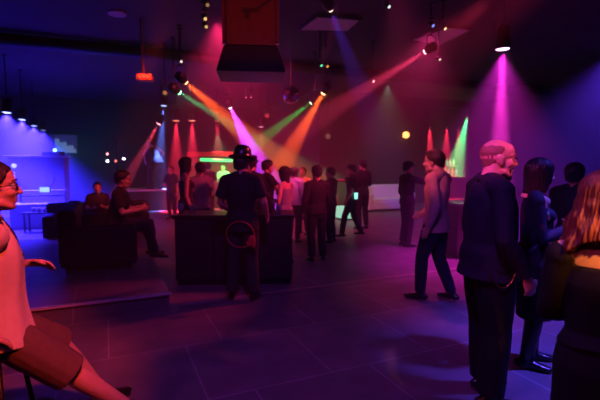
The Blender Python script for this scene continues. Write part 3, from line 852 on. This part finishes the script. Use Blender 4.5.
# light stand with three little lamps
ps_ = ground(117, 207); ps_ = V((at(117, 165, 12.6).x, 12.6, 0)); root = empty('light_stand', ps_); tag(root, 'thin black stand carrying three small lit lamps', 'light stand')
part('pole', MB().tube([(0, 0, .02), (0, 0, 2.25)], .02, n=8, rnd=False), M['black_metal'], root)
part('crossbar', MB().tube([(-.32, 0, 1.62), (.32, 0, 1.62)], .016, n=8, rnd=False), M['black_metal'], root)
for a in range(3):
    part('leg', MB().tube([(0, 0, .5), (.4 * cos(a * 2.1), .4 * sin(a * 2.1), .015)], .014, n=6), M['black_metal'], root)
for x, z, c, e in ((-.24, 1.66, (.75, .8, 1), 16), (-.24, 1.86, (1, .3, .35), 5), (.24, 1.72, (.9, .85, 1), 10), (.0, 1.66, (.9, .15, .1), 3)):
    lb = part('lamp_head', MB().lathe([(.03, -.05), (.05, .05), (.046, .05), (.001, .03)], Matrix.Translation((x, -.03, z)) @ Matrix.Rotation(pi / 2, 4, 'X'), 12), M['black_metal'], root, True)
    part('bulb', MB().ell((x, -.075, z), .034, n=10), glow('bulb_glow', c, e), lb, True)

# raised booth in the blue corner
bc = at(41, 190, 12.2); root = empty('raised_booth', (bc.x, bc.y, 0), R(20)); tag(root, 'tall blue lit booth with a pale top ledge under the blue downlights', 'booth')
bh = at(41, 157, 12.0).z
part('front_panel', MB().box((0, 0, bh / 2), (1.36, .8, bh - .02)), M['grey_cloth'], root, bevel=.03)
part('top_ledge', MB().box((0, -.02, bh + .01), (1.5, .92, .05)), M['white_paint'], root, bevel=.01)
n = 28
part('front_ring', MB().tube([(.42 * cos(2 * pi * i / n), -.405, bh - .5 + .42 * sin(2 * pi * i / n)) for i in range(n)], .018, closed=True, n=8, rnd=False), M['grey_cloth'], root, True)
p = V((bc.x, bc.y, bh + .035)) + V((.35, .1, 0)); o = part('mixer_case', MB().box((0, 0, .06), (.5, .3, .12)), M['grey_cloth'], None, bevel=.01); o.location = p; tag(o, 'small flat case lying on the ledge of the blue booth', 'case')
pl = at(14, 167, 11.0); root = empty('lamp_post', (pl.x, pl.y, 0)); tag(root, 'slim post with a little pale lamp before the blue booth', 'lamp')
part('post', MB().tube([(0, 0, .0), (0, 0, pl.z)], .02, n=8, rnd=False).lathe([(.16, 0), (.15, .03), (.02, .04)], None, 16), M['white_paint'], root)
part('bulb', MB().ell((0, 0, pl.z + .03), .06, n=12), glow('post_bulb', (.45, .5, 1), 1.6), root, True)
# low bar before the booth: shelf, bright screen, row of pale tumblers
bl = at(42, 205, 10.6); root = empty('service_bar', (bl.x, bl.y, 0), R(14)); tag(root, 'low white service bar lit blue in front of the tall booth', 'bar')
zt = at(42, 203, 10.6).z
part('body', MB().box((0, 0, zt / 2), (1.25, .5, zt)), M['white_paint'], root, bevel=.015)
for zz in (at(42, 196, 10.6).z, at(42, 191, 10.6).z): part('shelf', MB().box((0, .12, zz), (1.05, .22, .025)), M['white_paint'], root)
for s in (-1, 1): part('shelf_post', MB().box((s * .5, .12, (zt + at(42, 188, 10.6).z) / 2), (.03, .03, at(42, 188, 10.6).z - zt)), M['white_paint'], root)
sc_ = at(45, 190, 10.35); o = part('monitor', MB().box((0, 0, 0), (.26, .03, .14)), M['black_metal'], None, bevel=.004); o.location = (sc_.x, sc_.y, sc_.z + .01); tag(o, 'bright bluish white screen on the low service bar', 'screen')
part('display', MB().box((0, -.018, 0), (.235, .006, .12)), glow('display_glow', (.35, .55, 1), 1.6), o)
for i in range(6):
    c = at(34 + 5.0 * i, 209.5, 9.9); o = part('tumbler', MB().lathe([(.032, 0), (.042, .10), (.038, .10), (.028, .01), (.001, .01)], None, 14), M['white_paint'], None, True)
    tag(o, 'pale tumbler in the row on the low table by the service bar', 'tumbler', 'tumblers on the low table'); o.location = (c.x, c.y, at(45, 212, 9.9).z)
lt = at(45, 212, 9.9); root = empty('low_table', (lt.x, lt.y, 0), 0); tag(root, 'narrow low black table holding the row of pale tumblers', 'table')
part('tabletop', MB().box((0, 0, lt.z - .02), (.95, .24, .036)), M['black_paint'], root, bevel=.006)
for sx in (-1, 1):
    for sy in (-1, 1): part('leg', MB().box((sx * .43, sy * .09, lt.z / 2 - .02), (.03, .03, lt.z - .04)), M['black_metal'], root)

# wall screen with bars of light
r = (64.5 - 300) / F; Y = 19.9 / (cos(YAW) - sin(YAW) * r); c = at(64.5, 144, Y)
root = empty('wall_screen', c, YAW); tag(root, 'wall screen showing pale blue rising bars above the lounge', 'screen')
wS, hS = 21 / F * Y * 1.08, 18 / F * Y
part('frame', MB().box((0, 0.02, 0), (wS + .06, .05, hS + .06)), M['black_metal'], root, bevel=.005)
part('display', MB().box((0, -.01, 0), (wS, .02, hS)), glow('screen_base', (.08, .06, .3), .25), root)
for i in range(9):
    h = hS * (.75 - .06 * i + .08 * sin(i * 2.1)); part('light_bar', MB().box((-wS * .32 + wS * .09 * i, -.024, -hS / 2 + h / 2 + .02), (wS * .07, .01, h)), glow('bar_glow', (.2 + .02 * i, .45, .9), .55), root)
p = at(54, 150, Y * .97); lamp('small green lamp glaring beside the corner of the wall screen', p, p + V((3, -3, -.6)), (.05, 1, .3), 9, 50, .8, (.4, 1, .8), 22, .8)

# back bar with green tube
br_ = at(214, 185, 15.4); root = empty('back_bar', (br_.x, br_.y, 0), YAW * .4); tag(root, 'dark back bar under a glowing green light tube', 'bar')
part('counter', MB().box((0, 0, .55), (2.0, .5, 1.1)), M['wood_dark'], root, bevel=.01)
zg = at(212, 160.5, 15).z
part('canopy', MB().box((-.05, .1, at(212, 154, 15).z), (1.7, .4, .16)), M['red_plastic'], root, bevel=.01)
part('back_panel', MB().box((0, .3, 1.2), (1.9, .04, 1.4)), M['wood_dark'], root)
for s in (-1, 1): part('post', MB().box((s * .82, .1, 1.35), (.05, .05, .6)), M['black_metal'], root)
part('light_tube', MB().tube([(-.42, -.12, zg + .03), (.62, -.12, zg)], .055, n=10), glow('green_tube', (.05, 1, .25), 2.2), root, True)
spot(br_ + V((.3, -.8, zg + .9 - br_.z)), br_ + V((.45, -.75, 1.0 - br_.z)), (.15, 1, .4), 260, 60, .7)

# wall lamp
r = 106 / F; Y = 13.85 / (cos(YAW) - sin(YAW) * r); p = at(406, 135, Y); root = empty('wall_lamp', p, YAW); tag(root, 'single warm yellow globe lamp on the far wall', 'wall lamp')
part('globe', MB().ell((0, 0, 0), .13, n=16), glow('globe_glow', (1, .42, .1), 4.0), root, True)
part('wall_plate', MB().box((0, .12, 0), (.16, .05, .22)), M['gold'], root, bevel=.01)
p = at(328, 136, 13.2); lamp('faint yellowish lamp high over the crowd in dark caps', p, p * .6, ORG, 0, 9, .9, (.9, .5, .3), .8, .3)

# alcove bar with bottles
ac = uv(14.1, 15.1, 0); root = empty('alcove_bar', ac, YAW); tag(root, 'small bar inside the alcove with green and pink bottles', 'bar')
part('counter', MB().box((0, 0, .497), (1.9, .45, .99)), M['wood_dark'], root, bevel=.01)
part('shelf', MB().box((.3, .45, 1.45), (1.2, .22, .04)), M['wood_dark'], root)
for s in (-1, 1): part('shelf_post', MB().box((.3 + s * .55, .45, .72), (.05, .2, 1.42)), M['wood_dark'], root)
BM = [glow('bottle_glow_green', (.05, .9, .35), .9), glow('bottle_glow_pink', (1, .3, .5), .9), glow('bottle_glow_amber', (1, .5, .15), .9)]  # emission put into the bottles stands in for sparkles of light
for i, (x, y, z, h, m) in enumerate([(-.62, 0, 1.0, .34, 0), (-.42, .03, 1.0, .38, 0), (-.2, 0, 1.0, .44, 2), (.02, .04, 1.0, .36, 1), (.22, 0, 1.0, .4, 2), (.45, .02, 1.0, .34, 1), (.1, .45, 1.47, .3, 1), (.3, .45, 1.47, .34, 0), (.5, .45, 1.47, .3, 1), (.7, .45, 1.47, .32, 2)]):
    M['b%d' % m] = BM[m]
    bottle(['green', 'pink', 'amber'][m] + ' bottle on the ' + ('shelf' if z > 1.2 else 'counter') + ' of the alcove bar, ' + ['first from the open side', 'second from the open side', 'third from the open side', 'fourth from the open side', 'fifth from the open side', 'last in its row', 'first on it', 'second on it', 'third on it', 'fourth on it'][i],
           ac + U * x + W_ * y + V((0, 0, z)), 'b%d' % m, h, 'glowing bottles in the alcove')

# bar stool of the man with the pale shirt
def stool(label, c, h):
    root = empty('bar_stool', c); tag(root, label, 'stool')
    part('seat', MB().lathe([(.15, h - .06), (.18, h - .045), (.18, h - .015), (.15, h), (.001, h)], None, 24), M['leather'], root, True)
    for a in range(4):
        x, y = cos(a * pi / 2 + .8), sin(a * pi / 2 + .8); part('leg', MB().tube([(x * .12, y * .12, h - .05), (x * .21, y * .21, .012)], .013, n=8), M['black_metal'], root, True)
    n = 20; part('foot_ring', MB().tube([(.175 * cos(2 * pi * i / n), .175 * sin(2 * pi * i / n), .25) for i in range(n)], .009, closed=True, n=6), M['chrome'], root, True)

# ------------------------------------------------------------------ people: the near ones
# seated man in the pale open shirt
ls = V((-1.60, 2.16, 0)); yw = R(-46)
HEADP = (0, .03, 1.49)
Jm = dict(pelvis=(0, 0, .78), waist=(0, .005, .91), chest=(0, .02, 1.13), neck=(0, .0, 1.315), head=(0, .045, 1.475), hR=(.09, .02, .75), hL=(-.09, .02, .75),
          kR=(.14, .33, .44), aR=(.15, .64, .12), kL=(-.17, .36, .50), aL=(-.19, .60, .10),
          sR=(.19, .0, 1.25), eR=(.24, -.20, 1.02), wR=(.25, -.06, .80), sL=(-.19, .0, 1.25), eL=(-.27, .01, 1.00), wL=(-.17, .20, 1.03))
stool('tall bar stool under the man in the pale open shirt', ls, .665)
b, j, HF, hk = person('man in glasses, open pale shirt and brown shorts perched on a bar stool', ls, yw, Jm, 1.75, 1.06, .02, vox=.0075, face=True,
                      top=('charcoal_cloth', 'short', .010, dict(name='tee', slen=.5, collar=True, low=.10)), bottom=('brown_cloth', 'shorts', .020, dict(len=.98)),
                      hair=('hair_dark', SHORT, dict(vol=.012, seed=3)), look=(-4, 2, 0), feet={'R': (.1, 1, 0), 'L': (-.1, 1, 0)},
                      hands={'L': dict(d=(.25, .9, -.1), palm=(.6, -.1, -.8), curl=.5), 'R': dict(d=(-.2, .8, -.5), palm=(-.2, -.3, -1), curl=.35)})
glasses(b, HF, hk)


def open_shirt(body, j, m, k=1.0):
    """shirt worn open: a thick shell round back and sides with a gap at the front, and short sleeves"""
    P, C, N = j['pelvis'], j['chest'], j['neck']
    rows = [(P + V((0, .02, -.10)), .222, .190), (P + V((0, .012, .0)), .208, .170), (j['waist'], .192, .158), (lerp(j['waist'], C, .5), .190, .154), (C, .196, .152), (lerp(C, N, .45), .185, .132), (lerp(C, N, .75), .150, .104), (lerp(C, N, 1.0), .088, .084)]
    n = 40; gap = R(30); vs = []; fs = []
    for c, rx, ry in rows:
        for i in range(n):
            a = gap + (2 * pi - 2 * gap) * i / (n - 1)
            w = .010 * noise.noise(V((sin(a) * 3, cos(a) * 3, c.z * 4))) + .006 * sin(a * 9 + c.z * 5)
            vs.append(c + V((sin(a) * (rx + w), cos(a) * (ry + w), .0)))
    for r_ in range(len(rows) - 1):
        for i in range(n - 1): a = r_ * n + i; fs.append((a, a + 1, a + n + 1, a + n))
    me = bpy.data.meshes.new('open_shirt'); me.from_pydata([tuple(v) for v in vs], [], fs); me.update()
    o = link('shirt', me, M[m], body); sd = o.modifiers.new('t', 'SOLIDIFY'); sd.thickness = .006; ss_ = o.modifiers.new('s', 'SUBSURF'); ss_.levels = 2; ss_.render_levels = 2
    for s in 'RL':
        q = MB().tube([lerp(N, j['s' + s], .75), j['s' + s], lerp(j['s' + s], j['e' + s], .4), lerp(j['s' + s], j['e' + s], .8)], [.070, .076, .074, .080], n=18, rnd=False)
        q.ell(j['s' + s], .076); link('sleeve', remesh(q, .009, 3, .006, 9, 3), M[m], o)
    for i in range(6):
        c, rx, ry = rows[i]; a = gap + .09
        w = .010 * noise.noise(V((sin(a) * 3, cos(a) * 3, c.z * 4))) + .006 * sin(a * 9 + c.z * 5)
        part('button', MB().ell(c + V((sin(a) * (rx + w), cos(a) * (ry + w), 0)), .0075, n=8), M['wood_dark'], o, True)
    q = MB(); pts = [N + V((sin(a) * .085, cos(a) * .080 - .005, .012 + .012 * -cos(a))) for a in [gap * 1.1 + (2 * pi - 2.2 * gap) * i / 17 for i in range(18)]]
    q.tube(pts, [(.010, .026)] * 18, n=10, rnd=False); part('collar', q, M[m], o, True)


open_shirt(b, j, 'cream_cloth')

# the bald man
bm_loc = V((1.255, 2.82, 0))
Jb = dict(head=(0, .035, 1.615), kR=(.11, .02, .50), eR=(.265, -.03, 1.13), wR=(.255, .12, .90), eL=(-.265, -.02, 1.13), wL=(-.20, .17, .93), aR=(.13, -.02, .085), aL=(-.12, .05, .085))
b, j, HF, hk = person('bald man with glasses and goatee standing in a long dark shirt and baggy trousers', bm_loc, R(-88), Jb, 1.76, 1.13, .035, vox=.0075, skin='skin_pale', face=True,
                      top=('navy_cloth', 'long', .016, dict(low=.10, collar=True, cuff=.044, wr=.009, hemx=(.205, .165))), bottom=('black_cloth', 'trousers', .032, dict(hem=.088)),
                      hair=('hair_grey', BALD, dict(vol=.001, wave=.001, th=.004, seed=5, crown=.080, taper=.42)), look=(-8, -2, 0), feet={'R': (.1, 1, 0), 'L': (-.2, 1, 0)},
                      hands={'R': dict(d=(-.1, .35, -1), palm=(-1, -.1, 0), curl=.65)})
glasses(b, HF, hk, 'chrome')
q = MB()
q.ell(HF @ (V((0, .070, -.112)) * hk), (.026, .026, .028)).tube([HF @ (V((-.036, .066, -.06)) * hk), HF @ (V((-.026, .084, -.052)) * hk), HF @ (V((0, .095, -.050)) * hk), HF @ (V((.026, .084, -.052)) * hk), HF @ (V((.036, .066, -.06)) * hk)], .008, n=8)
for s in (-1, 1): q.tube([HF @ (V((s * .036, .066, -.06)) * hk), HF @ (V((s * .034, .064, -.085)) * hk), HF @ (V((s * .018, .07, -.11)) * hk)], .010, n=8)
link('goatee', remesh(q, .005, 2, .003, 60, 2), M['hair_dark'], b)
n = 34; pts = [V((.205 + .028 * sin(pi * i / (n - 1)), -.12 + .21 * i / (n - 1), .985 - .15 * sin(pi * i / (n - 1)) ** .8)) for i in range(n)]
q = MB()
for i in range(n - 1):
    c = (pts[i] + pts[i + 1]) / 2; t = (pts[i + 1] - pts[i]).normalized(); sd = (t.cross(V((1, 0, 0))).normalized() if i % 2 else V((1, 0, 0)))
    q.tube([c + t * .007 * cos(2 * pi * a / 8) + sd * .0045 * sin(2 * pi * a / 8) for a in range(8)], .0016, closed=True, n=5)
part('wallet_chain', q, M['gold'], b, True)

# woman with the black bob
wb = V((1.83, 3.32, 0))
Jw = dict(waist=(0, .0, 1.06), eR=(.215, .03, 1.12), wR=(.07, .21, 1.20), eL=(-.215, .03, 1.12), wL=(-.06, .19, 1.13), aR=(.10, -.03, .085), aL=(-.10, .03, .085))
b, j, HF, hk = person('woman with a black bob in a dark scoop neck top beside the bald man', wb, R(-112), Jw, 1.62, 1.02, .01, True, vox=.0075, skin='skin_pale', face=True,
                      top=('navy_cloth', 'long', .010, dict(low=.16, name='top', hemx=(.185, .145))), bottom=('black_cloth', 'skirt', .018, dict(len=.52, flare=.02)),
                      hair=('hair_black', BOB, dict(vol=.020, seed=8, taper=.06, wave=.003, th=.022, strands=75, na=200)), look=(20, -2, 0), feet={'R': (.15, 1, 0), 'L': (-.15, 1, 0)},
                      hands={'R': dict(d=(-.9, .25, .2), palm=(0, -1, -.1), curl=.5), 'L': dict(d=(.9, .2, .15), palm=(0, -1, 0), curl=.5)})
q = MB(); c0 = lerp(j['chest'], j['neck'], .80); ns = 26
vs = []; fs = []
pts = [c0 + V((sin(a) * .098, cos(a) * .090 + .012, -.050 * max(0, cos(a)) + .018)) for a in [2 * pi * i / ns for i in range(ns)]]
q.tube(pts, [(.010, .026)] * ns, closed=True, n=8, rnd=False); part('neckline_band', q, M['skin_pale'], b, True)
part('badge', MB().box((.175, .045, 1.295), (.006, .02, .055)), M['white_paint'], b)
for s in 'RL':
    a, kn = j['a' + s], j['k' + s]
    part('boot_shaft', MB().tube([a - V((0, 0, .03)), lerp(a, kn, .3), lerp(a, kn, .7), lerp(a, kn, 1.05)], [.050, .056, .064, .064], n=16, rnd=False), M['leather'], b, True)

# woman with red wavy hair, back to us
rw = V((1.165, 1.60, 0)); 
Jr = dict(waist=(-.01, .0, 1.05), chest=(.0, -.005, 1.25), neck=(0, -.01, 1.43), head=(.0, .03, 1.575), eR=(.22, .0, 1.12), wR=(.14, .20, 1.06), eL=(-.205, .03, 1.10), wL=(-.06, .22, 1.05), sR=(.17, -.01, 1.37), sL=(-.17, -.01, 1.37))
b, j, HF, hk = person('woman with long wavy red hair in a sleeveless black dress, back turned', rw, R(-22), Jr, 1.60, 1.02, 0, True, vox=.0075, skin='skin_pale',
                      bottom=('black_cloth', 'skirt', .014, dict(len=.62, flare=.02)), top=('black_cloth', 'long', .012, dict(low=-.02, hemx=(.165, .122), name='dress_bodice', wr=.004, off_shoulder=True)),
                      hair=('hair_red', [(0, .085), (38, .07), (55, -.10), (85, -.22), (120, -.20), (150, -.14), (180, -.11)], dict(vol=.034, flare=.26, wave=.014, strands=61, seed=11, th=.03, curl=.5, nz=48, na=220)), look=(-10, 0, 0))

# ------------------------------------------------------------------ people: the middle of the floor
# man in the bowler hat
hm = ground(240, 306); hm = V((hm.x, 4.95, 0))
Jh = dict(head=(0, .05, 1.60), eR=(.27, -.02, 1.17), wR=(.275, .14, .99), eL=(-.26, .0, 1.16), wL=(-.17, .20, 1.02), aR=(.14, -.02, .085), aL=(-.13, .0, .085))
b, j, HF, hk = person('man in a black bowler hat and black tee standing with his back turned', hm, R(-6), Jh, 1.72, 1.08, .01, vox=.010,
                      top=('black_cloth', 'short', .016, dict(name='tee', low=.12, slen=.75)), bottom=('charcoal_cloth', 'trousers', .022, dict(hem=.07)),
                      hair=('hair_dark', SHORT, dict(seed=2)), hat=('bowler', 'leather'), look=(-14, -6, 0))
q = MB(); n = 26
q.tube([V((.02 + .16 * cos(2 * pi * i / n), -.165 - .01 * sin(2 * pi * i / n), .80 + .15 * sin(2 * pi * i / n))) for i in range(n)], .006, closed=True, n=6)
part('red_cord', q, M['red_plastic'], b, True)
q = MB().ell((.155, -.175, .735), (.042, .02, .062), n=14).ell((.12, -.175, .70), (.03, .018, .035)).ell((.175, -.175, .68), (.016, .012, .04))
part('red_pouch', q, M['red_plastic'], b, True)

# walking man
wm = ground(434, 300); wm.z = 0
Jk = dict(head=(0, .05, 1.62), pelvis=(0, .0, .94), hR=(.09, 0, .90), hL=(-.09, 0, .90), kL=(-.10, .12, .51), aL=(-.10, .13, .085), kR=(.10, .0, .50), aR=(.10, -.17, .10),
          eL=(-.25, -.10, 1.14), wL=(-.26, -.02, .90), eR=(.24, .06, 1.14), wR=(.22, .26, 1.00))
person('man in a salmon shirt and dark jeans walking across the dance floor', wm, R(48), Jk, 1.74, 1.0, 0, vox=.010,
       top=('salmon_cloth', 'long', .018, dict(low=.12, collar=True, cuff=.04)), bottom=('denim', 'trousers', .016, dict(hem=.062)), hair=('hair_dark', SHORT, dict(vol=.018, seed=4)), look=(8, 0, 0))

# man sitting on the sofa arm
sm = V((at(117, 200, 6.42).x, 6.42, .175))
Js = dict(pelvis=(0, -.02, .50), waist=(0, -.01, .63), chest=(0, .05, .85), neck=(0, .06, 1.03), head=(0, .10, 1.175), hR=(.09, .03, .47), hL=(-.09, .03, .47),
          kR=(.13, .43, .50), aR=(.12, .55, .085), kL=(-.12, .44, .50), aL=(-.12, .46, .085), sR=(.18, .045, .97), sL=(-.18, .045, .97), eR=(.24, .12, .70), wR=(.12, .36, .74), eL=(-.24, .13, .70), wL=(-.12, .34, .76))
person('man with black hair and a black tee sitting sideways on the lounge sofa', sm, R(-80), Js, 1.75, 1.05, .02, vox=.011,
       top=('black_cloth', 'short', .014, dict(name='tee', low=.08)), bottom=('denim', 'trousers', .018, dict(hem=.06)), hair=('hair_black', SHORT, dict(vol=.017, seed=6)), look=(6, -4, 0), shoes='wood_dark')
# small head beyond the sofa
s2 = uv(-.22, 10.08, 0)
Js2 = {k_: v for k_, v in Js.items()}
person('seated person far back in the lounge, only a red lit head showing', s2, YAW + pi, Js2, 1.60, 1.0, vox=.018, top=('charcoal_cloth', 'short', .014, dict(name='tee')), bottom=('denim', 'trousers', .018, {}), hair=('hair_dark', SHORT, {}))

# dancer on the podium
dz = hz; dl = at(157, 188, 14.6); dl = V((dl.x, dl.y, dz))
Jd = dict(pelvis=(0, -.06, .94), waist=(0, -.02, 1.07), chest=(0, .10, 1.27), neck=(0, .21, 1.42), head=(0, .32, 1.52), sR=(.18, .17, 1.37), sL=(-.18, .17, 1.37), eR=(.36, .0, 1.20), wR=(.19, .03, 1.0), eL=(-.20, .36, 1.14), wL=(-.14, .36, .92),
          hR=(.09, -.05, .90), hL=(-.09, -.05, .90), kR=(.13, .10, .50), aR=(.15, -.05, .085), kL=(-.14, .12, .50), aL=(-.18, .05, .085))
person('dancer on the podium bending forward with one hand on the hip', dl, R(62), Jd, 1.78, 1.1, 0, True, vox=.016, skin='skin_pale',
       top=('black_cloth', 'none', .012, dict(name='tank_top', low=.1)), bottom=('black_cloth', 'trousers', .05, dict(hem=.12)), hair=('hair_dark', SHORT, dict(vol=.02)))

# ------------------------------------------------------------------ people: the crowd
GRP = 'people in the crowd beyond the counter'


def crowd(label, px, top_py, Y, yaw, J=None, ground_py=None, **kw):
    t = at(px, top_py, Y); Hh = kw.pop('H', None) or max(1.5, min(1.9, t.z - .02))
    hat = kw.get('hat')
    if hat: Hh -= .03
    return person(label, V((t.x, Y, 0)), R(yaw), J, Hh, kw.pop('g', 1.0), kw.pop('belly', 0), kw.pop('fem', False), vox=kw.pop('vox', .014), group=GRP, **kw)


TALK = dict(eR=(.25, .02, 1.14), wR=(.16, .22, 1.12), eL=(-.25, -.02, 1.13), wL=(-.25, .06, .90))
HUG = dict(eR=(.27, .08, 1.24), wR=(.12, .30, 1.28), eL=(-.27, .06, 1.22), wL=(-.10, .30, 1.20))
HIP = dict(eR=(.34, -.06, 1.18), wR=(.19, .04, 1.02))
REACH = dict(eR=(.30, .22, 1.36), wR=(.30, .46, 1.38), eL=(-.24, -.02, 1.13), wL=(-.22, .10, .90))
STRIDE = dict(kL=(-.12, .16, .52), aL=(-.16, .22, .09), kR=(.12, -.05, .50), aR=(.16, -.24, .11))
T = lambda m, s='short', **k: (m, s, .014, dict(name='top' if s == 'none' else 'tee', **k))
Bt = lambda m, **k: (m, 'trousers', .016, k)
crowd('woman with long dark hair and bare arms behind the black counter', 185, 157, 7.0, -65, None, fem=True, top=T('charcoal_cloth', 'none'), bottom=Bt('black_cloth'), hair=('hair_black', LONG, dict(vol=.022, wave=.006)), vox=.012)
crowd('man in a grey tee behind the counter next to the long haired woman', 200, 162, 7.5, 35, TALK, top=T('grey_cloth'), bottom=Bt('denim'), hair=('hair_dark', SHORT, {}), vox=.012)
crowd('person in a wide brimmed hat hidden behind the bowler hat man', 251, 155, 6.9, -20, TALK, top=T('black_cloth'), bottom=Bt('black_cloth'), hair=('hair_dark', SHORT, {}), hat=('brim', 'black_cloth'), vox=.012)
crowd('dark haired man in black in profile near the counter end', 267, 160, 7.6, -58, HUG, top=T('black_cloth', 'short'), bottom=Bt('black_cloth'), hair=('hair_black', SHORT, dict(vol=.018)), vox=.011)
crowd('woman in a grey tank top leaning close to the dark haired man', 285, 166, 6.7, 62, TALK, fem=True, top=T('grey_cloth', 'none'), bottom=Bt('black_cloth'), hair=('hair_dark', BOB, dict(vol=.022)), vox=.011)
crowd('man in a white shirt lit pink behind the tank top woman', 294, 168, 8.6, -30, None, top=('white_cloth', 'long', .016, {}), bottom=Bt('denim'), hair=('hair_brown', SHORT, {}))
crowd('man in a dark cap and black clothes alone in the middle of the floor', 317, 164, 6.95, 20, TALK, top=('black_cloth', 'long', .018, {}), bottom=Bt('black_cloth', hem=.07), hair=('hair_black', SHORT, {}), hat=('cap', 'black_cloth'), g=1.06, vox=.011)
crowd('person in dark clothes half hidden behind the man in the dark cap', 331, 170, 8.6, 60, TALK, top=('charcoal_cloth', 'long', .014, {}), bottom=Bt('black_cloth'), hair=('hair_dark', SHORT, {}))
crowd('man in a cap with legs apart holding a glowing green drink', 352, 163, 9.3, 80, dict(REACH, **STRIDE), top=('black_cloth', 'short', .016, {}), bottom=Bt('black_cloth', hem=.07), hair=('hair_dark', SHORT, {}), hat=('cap', 'charcoal_cloth'))
crowd('man in dark clothes standing just beyond the legs apart man', 363, 160, 10.4, 30, TALK, top=('black_cloth', 'long', .014, {}), bottom=Bt('black_cloth'), hair=('hair_black', SHORT, {}))
crowd('man in a black cap reaching an arm towards the walking man', 408, 160, 8.2, -75, REACH, top=('black_cloth', 'long', .018, {}), bottom=Bt('black_cloth', hem=.07), hair=('hair_black', SHORT, {}), hat=('cap', 'black_cloth'), g=1.05)
crowd('person lit red by the podium behind the long haired woman', 171, 168, 12.2, 160, TALK, top=('charcoal_cloth', 'short', .014, {}), bottom=Bt('denim'), hair=('hair_brown', SHORT, {}))
crowd('bartender in white lit bright green under the green light tube', 223, 164, 14.1, 170, TALK, top=('white_cloth', 'short', .016, {}), bottom=Bt('black_cloth'), hair=('hair_brown', SHORT, {}), skin='skin_pale', vox=.018)
crowd('person with a dark head in front of the green lit bar', 208, 163, 12.6, 10, None, top=('charcoal_cloth', 'short', .014, {}), bottom=Bt('black_cloth'), hair=('hair_black', SHORT, {}), vox=.018)
crowd('person with orange lit arms dancing behind the counter crowd', 303, 170, 9.6, 150, HUG, top=('brown_cloth', 'none', .014, {}), bottom=Bt('denim'), hair=('hair_brown', SHORT, {}), fem=True)
crowd('shadowy person with dark hair standing behind the women', 575, 163, 4.5, -50, TALK, top=('black_cloth', 'long', .016, {}), bottom=Bt('black_cloth'), hair=('hair_black', PONY, dict(vol=.02)), vox=.011)
# the glowing drink in his hand
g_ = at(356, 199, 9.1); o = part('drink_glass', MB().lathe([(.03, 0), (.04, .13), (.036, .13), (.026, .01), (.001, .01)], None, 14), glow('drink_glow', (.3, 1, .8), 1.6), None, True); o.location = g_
tag(o, 'glowing green drink glass held by the legs apart man', 'glass')

# ------------------------------------------------------------------ haze, black world, picture settings
w = bpy.data.worlds.new('club_haze'); S.world = w; w.use_nodes = True
nt = w.node_tree; nt.nodes['Background'].inputs['Color'].default_value = (0, 0, 0, 1); nt.nodes['Background'].inputs['Strength'].default_value = 0
vs_ = nt.nodes.new('ShaderNodeVolumeScatter'); vs_.inputs['Density'].default_value = .028; vs_.inputs['Anisotropy'].default_value = .15
# the haze hangs over the far half of the hall and thins out towards the dance floor's near edge
tc = nt.nodes.new('ShaderNodeTexCoord'); dp = nt.nodes.new('ShaderNodeVectorMath'); dp.operation = 'DOT_PRODUCT'; dp.inputs[1].default_value = W_
mr = nt.nodes.new('ShaderNodeMapRange'); mr.interpolation_type = 'SMOOTHSTEP'
mr.inputs['From Min'].default_value = 2.2; mr.inputs['From Max'].default_value = 6.5; mr.inputs['To Min'].default_value = .0015; mr.inputs['To Max'].default_value = .041
nt.links.new(tc.outputs['Object'], dp.inputs[0]); nt.links.new(dp.outputs['Value'], mr.inputs['Value']); nt.links.new(mr.outputs['Result'], vs_.inputs['Density'])
w.cycles.volume_step_size = .8
nt.links.new(vs_.outputs['Volume'], nt.nodes['World Output'].inputs['Volume'])
c = S.cycles
c.use_denoising = True; c.denoiser = 'OPENIMAGEDENOISE'; c.denoising_input_passes = 'RGB_ALBEDO_NORMAL'
c.max_bounces = 5; c.diffuse_bounces = 3; c.glossy_bounces = 3; c.transmission_bounces = 4; c.volume_bounces = 0
c.sample_clamp_indirect = 2.0; c.use_adaptive_sampling = False; c.use_light_tree = True
c.caustics_reflective = False; c.caustics_refractive = False
S.view_settings.view_transform = 'Standard'; S.view_settings.look = 'None'; S.view_settings.gamma = 1; S.view_settings.exposure = 0.0
